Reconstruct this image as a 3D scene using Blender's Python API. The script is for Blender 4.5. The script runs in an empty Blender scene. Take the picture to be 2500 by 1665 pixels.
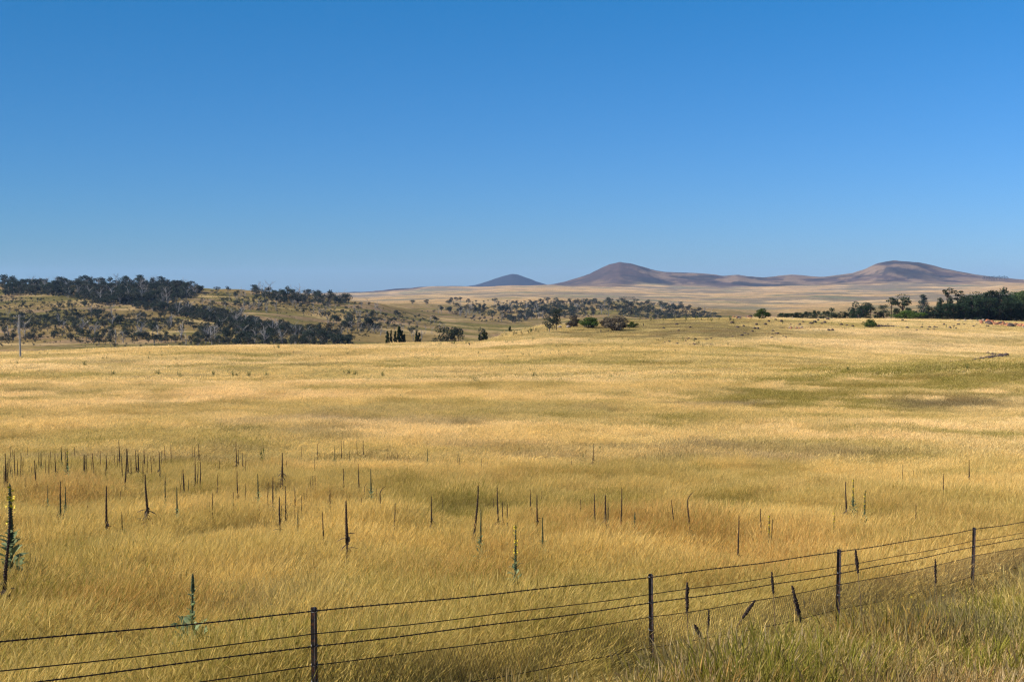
import bpy, math, random
import numpy as np
from mathutils import Vector

random.seed(7)
R = np.random.RandomState(11)
sc = bpy.context.scene
col = sc.collection

# ------------------------------------------------------------------ camera
F, CX, HY = 3018.0, 1250.0, 700.0        # focal length, centre column and horizon row of the 2500 px frame
CAMZ = 6.0
cd = bpy.data.cameras.new('camera')
cam = bpy.data.objects.new('camera', cd)
col.objects.link(cam)
cam.location = (0, 0, CAMZ)
cd.sensor_width = 36.0
cd.lens = 36.0 * F / 2500.0
pitch = math.atan((832.5 - HY) / F)
cam.rotation_euler = (math.pi / 2 - pitch, 0, 0)
cd.clip_start = 0.1
cd.clip_end = 80000
sc.camera = cam

# ------------------------------------------------------------------ sky, sun, exposure
SUN_EL, SUN_AZ = math.radians(37), math.radians(-83)      # azimuth clockwise from the view direction (+Y)
sun_dir = Vector((math.sin(SUN_AZ) * math.cos(SUN_EL), math.cos(SUN_AZ) * math.cos(SUN_EL), math.sin(SUN_EL)))
w = bpy.data.worlds.new('World')
sc.world = w
w.use_nodes = True
wn, wl = w.node_tree.nodes, w.node_tree.links
wn.clear()
wo = wn.new('ShaderNodeOutputWorld')
bg = wn.new('ShaderNodeBackground')
sky = wn.new('ShaderNodeTexSky')
sky.sky_type = 'NISHITA'
sky.sun_disc = False
sky.sun_elevation = SUN_EL
sky.sun_rotation = SUN_AZ
sky.altitude = 900
sky.air_density = 1.0
sky.dust_density = 0.35
sky.ozone_density = 2.2
# the photograph was taken through a polariser: the sky is deepest up on the left and opens to the right
tc = wn.new('ShaderNodeTexCoord')
sepw = wn.new('ShaderNodeSeparateXYZ')
wl.new(tc.outputs['Generated'], sepw.inputs[0])
mr = wn.new('ShaderNodeMapRange')
mr.inputs['From Min'].default_value = -0.42
mr.inputs['From Max'].default_value = 0.42
mr.inputs['To Min'].default_value = 0.0
mr.inputs['To Max'].default_value = 1.0
wl.new(sepw.outputs['X'], mr.inputs['Value'])
pol = wn.new('ShaderNodeMix')
pol.data_type = 'RGBA'
wl.new(mr.outputs[0], pol.inputs['Factor'])
pol.inputs['A'].default_value = (0.46, 0.84, 0.92, 1)
pol.inputs['B'].default_value = (0.98, 1.50, 1.66, 1)
mul = wn.new('ShaderNodeMix')
mul.data_type = 'RGBA'
mul.blend_type = 'MULTIPLY'
mul.inputs['Factor'].default_value = 1.0
wl.new(sky.outputs[0], mul.inputs['A'])
wl.new(pol.outputs['Result'], mul.inputs['B'])
ele = wn.new('ShaderNodeMapRange')
ele.inputs['From Min'].default_value = 0.0
ele.inputs['From Max'].default_value = 0.235
wl.new(sepw.outputs['Z'], ele.inputs['Value'])
dep = wn.new('ShaderNodeMix')
dep.data_type = 'RGBA'
wl.new(ele.outputs[0], dep.inputs['Factor'])
dep.inputs['A'].default_value = (0.56, 0.56, 0.88, 1)
dep.inputs['B'].default_value = (0.20, 0.60, 0.88, 1)
mu2 = wn.new('ShaderNodeMix')
mu2.data_type = 'RGBA'
mu2.blend_type = 'MULTIPLY'
mu2.inputs['Factor'].default_value = 1.0
wl.new(mul.outputs['Result'], mu2.inputs['A'])
wl.new(dep.outputs['Result'], mu2.inputs['B'])
wl.new(mu2.outputs['Result'], bg.inputs['Color'])
bg.inputs['Strength'].default_value = 0.051
wl.new(bg.outputs[0], wo.inputs['Surface'])

sd = bpy.data.lights.new('sun', 'SUN')
sd.energy = 5.0
sd.angle = math.radians(0.5)
sd.color = (1.0, 0.94, 0.85)
sun = bpy.data.objects.new('sun', sd)
sun.rotation_euler = (-sun_dir).to_track_quat('-Z', 'Y').to_euler()
sun.location = (-20, 0, 40)
col.objects.link(sun)

sc.view_settings.view_transform = 'Standard'
sc.view_settings.look = 'None'
sc.view_settings.exposure = 1.0
sc.view_settings.gamma = 1.0
sc.cycles.use_denoising = True
sc.cycles.denoiser = 'OPENIMAGEDENOISE'
sc.cycles.denoising_input_passes = 'RGB_ALBEDO_NORMAL'
sc.cycles.denoising_prefilter = 'NONE'
sc.cycles.max_bounces = 6
sc.cycles.diffuse_bounces = 3
sc.cycles.transmission_bounces = 3
sc.cycles.volume_bounces = 0
sc.cycles.sample_clamp_indirect = 4.0
sc.cycles.pixel_filter_type = 'BLACKMAN_HARRIS'
sc.cycles.filter_width = 1.3

# ------------------------------------------------------------------ noise and terrain
def hash2(ix, iy, seed):
    n = (ix.astype(np.int64) * 374761393 + iy.astype(np.int64) * 668265263 + seed * 974634777) & 0x7fffffff
    n = ((n ^ (n >> 13)) * 1274126177) & 0x7fffffff
    n = (n ^ (n >> 16)) & 0xffff
    return n / 65535.0

def vnoise(x, y, seed=0):
    x = np.asarray(x, float); y = np.asarray(y, float)
    ix = np.floor(x); iy = np.floor(y)
    fx = x - ix; fy = y - iy
    fx = fx * fx * fx * (fx * (fx * 6 - 15) + 10); fy = fy * fy * fy * (fy * (fy * 6 - 15) + 10)
    a = hash2(ix, iy, seed); b = hash2(ix + 1, iy, seed)
    c = hash2(ix, iy + 1, seed); d = hash2(ix + 1, iy + 1, seed)
    return (a * (1 - fx) + b * fx) * (1 - fy) + (c * (1 - fx) + d * fx) * fy

def fbm(x, y, seed=0, oct=4):
    s = 0; a = 0.5; t = 0
    for k in range(oct):
        s = s + a * vnoise(x * 2 ** k + 17.3 * k, y * 2 ** k - 9.1 * k, seed + k)
        t += a; a *= 0.5
    return s / t                      # 0..1

def sstep(a, b, x):
    t = np.clip((x - a) / (b - a), 0, 1)
    return t * t * (3 - 2 * t)

NEAR = [(1, 1.75), (3, 2.5), (8.8, 4.22), (13.2, 4.93), (17.6, 5.60), (21.5, 6.12), (27, 6.85), (35, 7.6), (55, 9.2), (80, 10.7), (100, 11.5), (150, 12.9)]
# beyond 150 m: (distance, row of the frame at which that ground is seen or would be)
FAR = {
    -700: [(200, 908), (250, 880), (285, 868), (305, 868), (350, 890), (450, 900), (560, 866), (650, 838), (800, 795), (1000, 742), (1200, 709), (1350, 690), (1450, 690), (1800, 715), (3000, 745), (5000, 726), (8000, 722), (15000, 720)],
    0:    [(200, 908), (250, 878), (280, 863), (300, 860), (340, 876), (450, 893), (560, 862), (650, 836), (800, 793), (1000, 744), (1200, 711), (1350, 693), (1450, 693), (1800, 718), (3000, 745), (5000, 726), (8000, 722), (15000, 720)],
    400:  [(200, 908), (250, 873), (290, 851), (310, 848), (350, 866), (450, 885), (560, 856), (650, 832), (800, 792), (1000, 747), (1200, 713), (1350, 696), (1450, 697), (1800, 722), (3000, 745), (5000, 726), (8000, 721), (15000, 719)],
    620:  [(200, 908), (250, 873), (300, 850), (320, 846), (360, 864), (450, 885), (560, 854), (650, 834), (800, 797), (1000, 752), (1200, 718), (1300, 707), (1400, 710), (1800, 735), (3000, 745), (5000, 727), (8000, 720), (15000, 718)],
    880:  [(200, 908), (250, 873), (300, 849), (330, 843), (370, 862), (460, 884), (560, 858), (650, 842), (800, 812), (1000, 775), (1150, 745), (1250, 737), (1350, 738), (1800, 748), (3000, 738), (5000, 727), (8000, 716), (15000, 715)],
    1080: [(200, 908), (250, 871), (300, 846), (330, 838), (370, 858), (460, 880), (600, 848), (800, 822), (1000, 800), (1300, 778), (1700, 756), (2200, 742), (3000, 732), (5000, 720), (8000, 702), (15000, 707)],
    1165: [(200, 908), (250, 871), (300, 848), (330, 838), (350, 837), (385, 858), (460, 880), (620, 850), (900, 818), (1100, 800), (1400, 778), (1800, 755), (2200, 743), (3000, 731), (5000, 719), (8000, 703), (15000, 704)],
    1250: [(200, 907), (250, 869), (300, 843), (350, 823), (385, 816), (410, 818), (470, 838), (650, 846), (900, 822), (1200, 795), (1500, 772), (1800, 756), (2000, 748), (2500, 738), (3500, 724), (5000, 714), (8000, 699), (15000, 703)],
    1340: [(200, 907), (250, 867), (300, 835), (350, 809), (395, 794), (420, 793), (470, 815), (650, 842), (900, 822), (1200, 794), (1500, 770), (1800, 748), (2000, 744), (2200, 745), (3500, 726), (5000, 714), (8000, 699), (15000, 703)],
    1500: [(200, 906), (250, 868), (300, 836), (350, 808), (400, 789), (430, 783), (460, 785), (700, 830), (1000, 805), (1300, 780), (1600, 755), (1850, 738), (2000, 736), (2300, 742), (3000, 738), (4000, 728), (6000, 710), (8000, 702), (15000, 704)],
    1700: [(200, 906), (250, 866), (300, 832), (350, 803), (400, 783), (430, 778), (460, 779), (700, 812), (1200, 800), (1600, 775), (1850, 755), (2000, 750), (2300, 752), (3000, 744), (4000, 732), (6000, 714), (8000, 704), (15000, 704)],
    1870: [(200, 904), (250, 868), (300, 836), (350, 806), (400, 784), (430, 777), (460, 777), (700, 806), (1500, 782), (2000, 766), (2500, 755), (3000, 747), (4000, 733), (6000, 714), (8000, 704), (15000, 704)],
    2150: [(185, 902), (205, 903), (250, 878), (300, 845), (350, 815), (400, 795), (450, 783), (490, 779), (530, 779), (800, 800), (1500, 770), (2500, 747), (4000, 731), (6000, 713), (8000, 704), (15000, 704)],
    2500: [(172, 890), (190, 880), (215, 899), (260, 884), (300, 858), (350, 832), (400, 812), (450, 796), (490, 788), (530, 787), (800, 805), (1500, 768), (2500, 742), (4000, 724), (6000, 704), (8000, 691), (15000, 700)],
    3200: [(172, 886), (190, 876), (215, 896), (260, 884), (300, 858), (350, 832), (400, 812), (450, 796), (490, 788), (530, 787), (800, 805), (1500, 768), (2500, 742), (4000, 724), (6000, 704), (8000, 691), (15000, 700)],
}
UC = np.array([(p - CX) / F for p in sorted(FAR)])
LYG = np.linspace(math.log(1.0), math.log(15000.0), 900)
HT = []
for p in sorted(FAR):
    d = NEAR + [(Y, (y - HY) / F * Y) for Y, y in FAR[p]]
    ly = np.log([a for a, b in d]); hh = np.array([b for a, b in d])
    # depression angle is smooth in log distance, so interpolate h / Y there
    q = np.interp(LYG, ly, hh / np.exp(ly))
    k = np.exp(-0.5 * (np.arange(-12, 13) / 3.5) ** 2); k /= k.sum()
    q = np.convolve(np.pad(q, 12, mode='edge'), k, mode='valid')
    HT.append(q)
HT = np.array(HT)

SKY_BC = np.array([(1300, 706), (1340, 702), (1375, 696), (1410, 687), (1440, 676), (1468, 662), (1488, 653), (1513, 647.5), (1540, 651), (1562, 657), (1590, 664), (1620, 668), (1700, 669), (1740, 672), (1765, 676), (1800, 672.5), (1830, 677), (1862, 679), (1900, 674), (1930, 671), (1970, 673), (2010, 675), (2050, 670), (2080, 666), (2110, 657), (2138, 645), (2160, 640), (2182, 637), (2210, 639), (2240, 640.5), (2270, 647), (2300, 655), (2350, 664), (2400, 672), (2440, 677), (2500, 682), (2700, 690), (3200, 693)])
SKY_A = np.array([(1120, 706), (1160, 700), (1195, 690), (1225, 680), (1245, 675), (1253, 674), (1265, 675.5), (1285, 683), (1310, 693), (1335, 700), (1370, 706)])

def terrain_h(X, Y):
    X = np.asarray(X, float); Y = np.asarray(Y, float)
    Yc = np.clip(Y, 2.0, 14900.0)
    u = np.clip(X / Yc, UC[0], UC[-1])
    ci = np.clip(np.searchsorted(UC, u) - 1, 0, len(UC) - 2)
    t = (u - UC[ci]) / (UC[ci + 1] - UC[ci])
    t = t * t * (3 - 2 * t) * 0.5 + t * 0.5
    g = (np.log(Yc) - LYG[0]) / (LYG[1] - LYG[0])
    gi = np.clip(g.astype(int), 0, len(LYG) - 2); gf = g - gi
    qa = HT[ci, gi] * (1 - gf) + HT[ci, gi + 1] * gf
    qb = HT[ci + 1, gi] * (1 - gf) + HT[ci + 1, gi + 1] * gf
    h = (qa * (1 - t) + qb * t) * Yc
    # roughness
    h = h - 0.16 * (fbm(X / 5.0, Y / 5.0, 3) - 0.5) * sstep(6, 30, Yc)
    h = h - 1.1 * (fbm(X / 38.0, Y / 30.0, 5) - 0.5) * sstep(60, 200, Yc)
    far = sstep(560, 900, Yc)
    h = h - far * (9.0 * (fbm(X / 160.0, Y / 160.0, 9) - 0.5) + 3.0 * (fbm(X / 35.0, Y / 35.0, 11, 3) - 0.5))
    far2 = sstep(2200, 4500, Yc)
    h = h - far2 * 36.0 * (fbm(X / 700.0, Y / 900.0, 21) - 0.5)
    # distant hills
    px = CX + F * X / Yc
    rid = fbm(X / 900.0 + 3, Y / 900.0, 31, 5)
    D0 = 9000.0
    a = np.clip(np.interp(px, [1250, 2150, 2500, 3200], [706, 705, 693, 693]) - np.interp(px, SKY_BC[:, 0], SKY_BC[:, 1]), 0, None) / F * D0
    prof = np.exp(-((Yc - D0) / np.where(Yc < D0, 1050.0, 1600.0)) ** 2)
    fold = 1.0 + (rid - 0.5) * 1.5 * sstep(0.0, 0.9, 1 - prof) * (prof > 0.02)
    h = h - a * prof * np.clip(fold, 0.2, 2)
    rg = 1 - np.abs(2 * fbm(X / 520.0 + 0.2 * Y / 900.0, Y / 1500.0, 33, 4) - 1)
    h = h + a * prof * 0.62 * (0.85 - rg) * sstep(0.02, 0.35, 1 - prof)
    D1 = 12500.0
    a1 = np.clip(706 - np.interp(px, SKY_A[:, 0], SKY_A[:, 1]), 0, None) / F * D1
    h = h - a1 * np.exp(-((Yc - D1) / 700.0) ** 2)
    return h

def tz(X, Y):
    return CAMZ - terrain_h(X, Y)

def ray_y(px, py, lift=0.0, ymin=6.0, ymax=14500.0):
    """distance at which the view ray through a frame pixel meets the ground (raised by lift)"""
    px = np.atleast_1d(np.asarray(px, float)); py = np.atleast_1d(np.asarray(py, float))
    Ys = np.exp(np.linspace(math.log(ymin), math.log(ymax), 700))
    out = np.full(len(px), np.nan)
    for s in range(0, len(px), 400):
        P = px[s:s + 400, None]; Q = py[s:s + 400, None]
        X = (P - CX) / F * Ys[None, :]
        d = (Q - HY) / F * Ys[None, :] - (terrain_h(X, np.broadcast_to(Ys[None, :], X.shape)) - lift)   # >0: ray below ground
        hit = d > 0
        i = np.argmax(hit, axis=1)
        ok = hit.any(axis=1) & (i > 0)
        r = np.arange(len(i))
        d0 = d[r, np.maximum(i - 1, 0)]; d1 = d[r, i]
        f = d0 / (d0 - d1 + 1e-12)
        yy = Ys[np.maximum(i - 1, 0)] * (1 - f) + Ys[i] * f
        out[s:s + 400] = np.where(ok, yy, np.nan)
    return out

def at_px(px, Y):
    return (px - CX) / F * Y

# ------------------------------------------------------------------ material helpers
def new_mat(name):
    m = bpy.data.materials.new(name)
    m.use_nodes = True
    m.node_tree.nodes.clear()
    return m, m.node_tree.nodes, m.node_tree.links

def mixrgb(N, L, fac, a, b, blend='MIX'):
    n = N.new('ShaderNodeMix'); n.data_type = 'RGBA'; n.blend_type = blend
    for sock, v in (('Factor', fac), ('A', a), ('B', b)):
        if hasattr(v, 'is_linked'):
            L.new(v, n.inputs[sock])
        elif sock == 'Factor':
            n.inputs[sock].default_value = v
        else:
            n.inputs[sock].default_value = (*v, 1) if len(v) == 3 else v
    return n.outputs['Result']

def noise_fac(N, L, scale, detail=3, vec=None, lo=0.35, hi=0.65, rough=0.55):
    n = N.new('ShaderNodeTexNoise'); n.inputs['Scale'].default_value = scale; n.inputs['Detail'].default_value = detail
    n.inputs['Roughness'].default_value = rough
    if vec is None:
        g = N.new('ShaderNodeNewGeometry'); vec = g.outputs['Position']
    L.new(vec, n.inputs['Vector'])
    r = N.new('ShaderNodeMapRange'); r.inputs['From Min'].default_value = lo; r.inputs['From Max'].default_value = hi
    L.new(n.outputs['Fac'], r.inputs['Value'])
    return r.outputs[0]

def solid_mat(name, c1, c2, scale=6.0, rough=0.8, spec=0.3, bump=0.0, metallic=0.0, c3=None):
    m, N, L = new_mat(name)
    o = N.new('ShaderNodeOutputMaterial'); p = N.new('ShaderNodeBsdfPrincipled')
    tcn = N.new('ShaderNodeTexCoord')
    f = noise_fac(N, L, scale, 4, tcn.outputs['Object'])
    c = mixrgb(N, L, f, c1, c2)
    if c3 is not None:
        f2 = noise_fac(N, L, scale * 3.1, 3, tcn.outputs['Object'], 0.52, 0.66)
        c = mixrgb(N, L, f2, c, c3)
    L.new(c, p.inputs['Base Color'])
    p.inputs['Roughness'].default_value = rough
    p.inputs['Specular IOR Level'].default_value = spec
    p.inputs['Metallic'].default_value = metallic
    if bump:
        b = N.new('ShaderNodeBump'); b.inputs['Strength'].default_value = bump; b.inputs['Distance'].default_value = 0.02
        n = N.new('ShaderNodeTexNoise'); n.inputs['Scale'].default_value = scale * 4; n.inputs['Detail'].default_value = 5
        L.new(tcn.outputs['Object'], n.inputs['Vector']); L.new(n.outputs['Fac'], b.inputs['Height']); L.new(b.outputs[0], p.inputs['Normal'])
    L.new(p.outputs[0], o.inputs['Surface'])
    return m

def leaf_mat(name, c1, c2, trans=0.3, tcol=None, scale=1.2):
    """foliage: two greens by clump noise and a per-object shift, with light coming through the leaves"""
    m, N, L = new_mat(name)
    o = N.new('ShaderNodeOutputMaterial')
    tcn = N.new('ShaderNodeTexCoord')
    f = noise_fac(N, L, scale, 2, tcn.outputs['Object'], 0.3, 0.7)
    c = mixrgb(N, L, f, c1, c2)
    oi = N.new('ShaderNodeObjectInfo')
    mr_ = N.new('ShaderNodeMapRange'); mr_.inputs['To Min'].default_value = 0.72; mr_.inputs['To Max'].default_value = 1.28
    L.new(oi.outputs['Random'], mr_.inputs['Value'])
    hsv = N.new('ShaderNodeHueSaturation'); L.new(c, hsv.inputs['Color']); L.new(mr_.outputs[0], hsv.inputs['Value'])
    d = N.new('ShaderNodeBsdfDiffuse'); t = N.new('ShaderNodeBsdfTranslucent')
    L.new(hsv.outputs[0], d.inputs['Color'])
    if tcol:
        t.inputs['Color'].default_value = (*tcol, 1)
    else:
        L.new(hsv.outputs[0], t.inputs['Color'])
    mx = N.new('ShaderNodeMixShader'); mx.inputs[0].default_value = trans
    L.new(d.outputs[0], mx.inputs[1]); L.new(t.outputs[0], mx.inputs[2]); L.new(mx.outputs[0], o.inputs['Surface'])
    return m

# ------------------------------------------------------------------ object helpers
class Geo:
    """collects vertices and faces (with a material index) and links them as ONE mesh"""
    def __init__(self):
        self.v = []; self.f = []; self.mi = []; self.n = 0
    def add(self, verts, faces, mi=0):
        verts = np.asarray(verts, float)
        self.v.append(verts)
        for fc in faces:
            self.f.append(tuple(int(i) + self.n for i in fc))
        self.mi += [mi] * len(faces)
        self.n += len(verts)
    def tube(self, pts, rad, sides=6, mi=0, cap=True):
        pts = np.asarray(pts, float); k = len(pts)
        rad = np.broadcast_to(np.asarray(rad, float), (k,))
        tan = np.gradient(pts, axis=0); tan /= np.linalg.norm(tan, axis=1)[:, None] + 1e-12
        ref = np.array([0, 0, 1.0]) if abs(tan[:, 2]).mean() < 0.8 else np.array([0, 1.0, 0])
        a = np.cross(tan, ref); a /= np.linalg.norm(a, axis=1)[:, None] + 1e-12
        b = np.cross(tan, a)
        th = np.arange(sides) * 2 * math.pi / sides
        ring = pts[:, None, :] + rad[:, None, None] * (np.cos(th)[None, :, None] * a[:, None, :] + np.sin(th)[None, :, None] * b[:, None, :])
        fs = []
        for i in range(k - 1):
            for j in range(sides):
                j2 = (j + 1) % sides
                fs.append((i * sides + j, (i + 1) * sides + j, (i + 1) * sides + j2, i * sides + j2))
        if cap:
            fs.append(tuple(range(sides))); fs.append(tuple((k - 1) * sides + j for j in reversed(range(sides))))
        self.add(ring.reshape(-1, 3), fs, mi)
    def quads(self, c, n1, n2, mi=0):
        """many small quads: centres c, half axes n1, n2 (each n x 3); slightly pointed leaves"""
        c = np.asarray(c); k = len(c)
        v = np.stack([c - n1, c + n2 * 0.8 - n1 * 0.1, c + n1, c - n2 * 0.8 - n1 * 0.1], axis=1).reshape(-1, 3)
        f = [(4 * i, 4 * i + 1, 4 * i + 2, 4 * i + 3) for i in range(k)]
        self.add(v, f, mi)
    def mesh(self, name, mats, smooth=False):
        me = bpy.data.meshes.new(name)
        me.from_pydata(np.concatenate(self.v).tolist() if self.v else [], [], self.f)
        for m in mats:
            me.materials.append(m)
        if len(mats) > 1:
            me.polygons.foreach_set('material_index', self.mi)
        if smooth:
            me.polygons.foreach_set('use_smooth', [True] * len(me.polygons))
        me.update()
        return me

def link(name, me, parent=None, loc=None, rot=None, scale=None):
    o = bpy.data.objects.new(name, me)
    if parent is not None:
        o.parent = parent
    if loc is not None:
        o.location = loc
    if rot is not None:
        o.rotation_euler = rot
    if scale is not None:
        o.scale = scale if hasattr(scale, '__len__') else (scale,) * 3
    col.objects.link(o)
    return o

def tag(o, label=None, cat=None, group=None, kind=None):
    if label:
        if len(label.split()) > 16: print('LONG', label)
        o['label'] = label
    if cat: o['category'] = cat
    if group: o['group'] = group
    if kind: o['kind'] = kind
    return o

def unit(v):
    return v / (np.linalg.norm(v, axis=-1, keepdims=True) + 1e-12)

# ------------------------------------------------------------------ the land
def project(X, Y, h):
    return CX + F * X / Y, HY + F * h / Y

def ell(px, py, cx, cy, rx, ry, soft=0.5):
    d = np.sqrt(((px - cx) / rx) ** 2 + ((py - cy) / ry) ** 2)
    return 1 - sstep(1 - soft, 1 + soft, d)

def veg_tint(X, Y):
    """what grows where in the paddock: (green, grey-brown, orange, pale) amounts"""
    h = terrain_h(X, Y)
    px, py = project(X, np.maximum(Y, 4), h)
    n1 = fbm(X / 26.0, Y / 17.0, 41); n2 = fbm(X / 9.0, Y / 6.0, 43); n3 = fbm(X / 60.0, Y / 30.0, 47); n4 = fbm(X / 4.0, Y / 3.0, 49, 3)
    green = sstep(0.46, 0.62, 0.6 * n1 + 0.4 * n2) * 0.5 + sstep(0.46, 0.72, n4) * 0.45 + sstep(50, 15, Y) * 0.10
    grey = sstep(0.60, 0.74, 0.55 * fbm(X / 18.0, Y / 14.0, 53) + 0.45 * n2) * 0.6
    orange = sstep(0.52, 0.7, 0.5 * fbm(X / 12.0, Y / 9.0, 59) + 0.5 * n4) * 0.45
    pale = sstep(24, 105, Y) * 1.0 * (0.45 + 0.55 * sstep(0.35, 0.6, n3))
    wob = (n2 - 0.5) * 1.1 + (n4 - 0.5) * 1.3
    def E(*a):
        cx, cy, rx, ry = a
        return ell(px, py, cx, cy, rx, ry, 0.55) * np.clip(0.75 + wob * 1.6, 0, 1.2)
    grey = np.maximum.reduce([grey, E(985, 1052, 210, 16), E(780, 1036, 60, 8), E(1880, 1137, 230, 22), E(2360, 998, 190, 22), E(1640, 1122, 120, 14), E(640, 1560, 90, 70), E(1750, 1000, 120, 6), E(1660, 806, 330, 30) * 0.85, E(2250, 830, 300, 30) * 0.35])
    green = np.maximum.reduce([green, E(2150, 965, 400, 70) * 1.3, E(2420, 915, 280, 34) * 1.5, E(1640, 805, 260, 30) * 1.4, E(1130, 1300, 150, 30), E(1760, 1270, 90, 50), E(1500, 1290, 120, 40), E(170, 1480, 150, 60), E(900, 960, 300, 8) * 0.7, E(560, 915, 420, 10) * 0.6, E(1350, 1015, 200, 10) * 0.7, E(1250, 930, 300, 10) * 0.6, E(2050, 1040, 260, 12) * 0.7, E(380, 1030, 240, 12) * 0.6])
    orange = np.maximum.reduce([orange, E(140, 1255, 130, 40), E(1560, 1360, 260, 60), E(1860, 1440, 260, 80), E(1150, 1480, 180, 70) * 0.8, E(300, 1600, 260, 80) * 0.7])
    pale = np.where(ell(px, py, 1640, 805, 300, 34) > 0.5, pale * 0.4, pale)
    pale = pale * (1 - 0.98 * np.clip(E(2150, 965, 400, 70) + E(2420, 915, 280, 34), 0, 1)) * (1 - np.clip(green, 0, 1) * 0.92)
    pale = np.maximum(pale, E(1000, 1015, 700, 14) * 0.4)
    return np.stack([np.clip(green, 0, 1), np.clip(grey, 0, 1), np.clip(orange, 0, 1), np.clip(pale, 0, 1)], axis=-1)

def lerp(a, b, t):
    return a * (1 - t[..., None]) + np.asarray(b) * t[..., None]

def ground_colour(X, Y):
    c = np.zeros(X.shape + (3,))
    # paddock soil and thatch
    tint = veg_tint(X, Y)
    f = np.zeros_like(c) + np.array([0.33, 0.235, 0.095])
    f = lerp(f, (0.17, 0.15, 0.05), tint[..., 0] * 0.8); f = lerp(f, (0.20, 0.15, 0.11), tint[..., 1] * 0.8)
    f = f * (0.34 + 0.66 * sstep(60, 250, Y))[..., None]  # near ground painted darker so the gaps between tufts look shaded
    # wooded hillside
    hs = np.zeros_like(c) + np.array([0.168, 0.122, 0.054])
    hs = lerp(hs, (0.105, 0.095, 0.036), sstep(0.40, 0.60, fbm(X / 90.0, Y / 60.0, 61)) * 0.85)
    hs = lerp(hs, (0.23, 0.155, 0.10), sstep(0.55, 0.7, fbm(X / 45.0, Y / 30.0, 67)) * 0.7)
    hs = lerp(hs, (0.36, 0.26, 0.13), sstep(0.60, 0.72, fbm(X / 70.0, Y / 25.0, 71)) * 0.7)
    # open far land: bleached grass with greyer belts
    pl = np.zeros_like(c) + np.array([0.35, 0.235, 0.120])
    pl = lerp(pl, (0.155, 0.13, 0.095), sstep(0.45, 0.62, fbm(X / 420.0, Y / 240.0, 73, 5)) * 0.9)
    pl = lerp(pl, (0.44, 0.31, 0.17), sstep(0.58, 0.68, fbm(X / 300.0, Y / 150.0, 79, 5)) * 0.8)
    pl = lerp(pl, (0.15, 0.15, 0.09), sstep(0.60, 0.68, fbm(X / 260.0, Y / 110.0, 83, 5)) * 0.7)
    # distant hills: heath with bleached slopes
    hl = np.zeros_like(c) + np.array([0.078, 0.057, 0.054])
    hl = lerp(hl, (0.20, 0.142, 0.098), sstep(0.47, 0.58, fbm(X / 110.0, Y / 260.0, 89, 6)) * 0.8)
    hl = lerp(hl, (0.028, 0.029, 0.034), sstep(0.50, 0.60, fbm(X / 190.0, Y / 240.0, 97, 6)) * 0.85)
    hpx = CX + F * X / np.maximum(Y, 10)
    hl = lerp(hl, (0.022, 0.026, 0.034), sstep(10800, 11400, Y) * sstep(1080, 1130, hpx))
    hl = lerp(hl, (0.20, 0.142, 0.098), (sstep(2210, 2330, hpx) + sstep(1900, 1990, hpx) * sstep(2150, 2090, hpx)) * sstep(0.36, 0.60, fbm(X / 200.0, Y / 260.0, 161, 5)) * 0.9)
    hl = lerp(hl, (0.062, 0.045, 0.046), sstep(1330, 1380, hpx) * sstep(1580, 1540, hpx) * 0.5)
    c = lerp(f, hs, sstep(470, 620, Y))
    n = fbm(X / 300.0, Y / 300.0, 101)
    c = lerp(c, 1.0, np.zeros_like(Y))
    t = sstep(1700, 2600, Y + (n - 0.5) * 700)
    c = c * (1 - t[..., None]) + pl * t[..., None]
    t = sstep(7300, 7900, Y + (n - 0.5) * 1200)
    c = c * (1 - t[..., None]) + hl * t[..., None]
    return c

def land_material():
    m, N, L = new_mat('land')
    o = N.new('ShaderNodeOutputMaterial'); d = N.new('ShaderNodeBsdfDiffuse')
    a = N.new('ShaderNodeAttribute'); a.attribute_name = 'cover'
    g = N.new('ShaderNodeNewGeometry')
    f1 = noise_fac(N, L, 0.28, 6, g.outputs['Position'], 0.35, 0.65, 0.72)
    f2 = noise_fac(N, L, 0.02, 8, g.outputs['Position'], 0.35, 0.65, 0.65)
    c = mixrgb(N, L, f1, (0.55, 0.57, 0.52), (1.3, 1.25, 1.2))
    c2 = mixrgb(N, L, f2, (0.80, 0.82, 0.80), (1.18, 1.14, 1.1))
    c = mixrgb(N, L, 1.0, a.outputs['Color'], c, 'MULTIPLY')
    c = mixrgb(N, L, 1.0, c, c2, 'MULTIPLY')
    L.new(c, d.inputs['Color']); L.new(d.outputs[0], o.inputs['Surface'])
    return m

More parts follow.
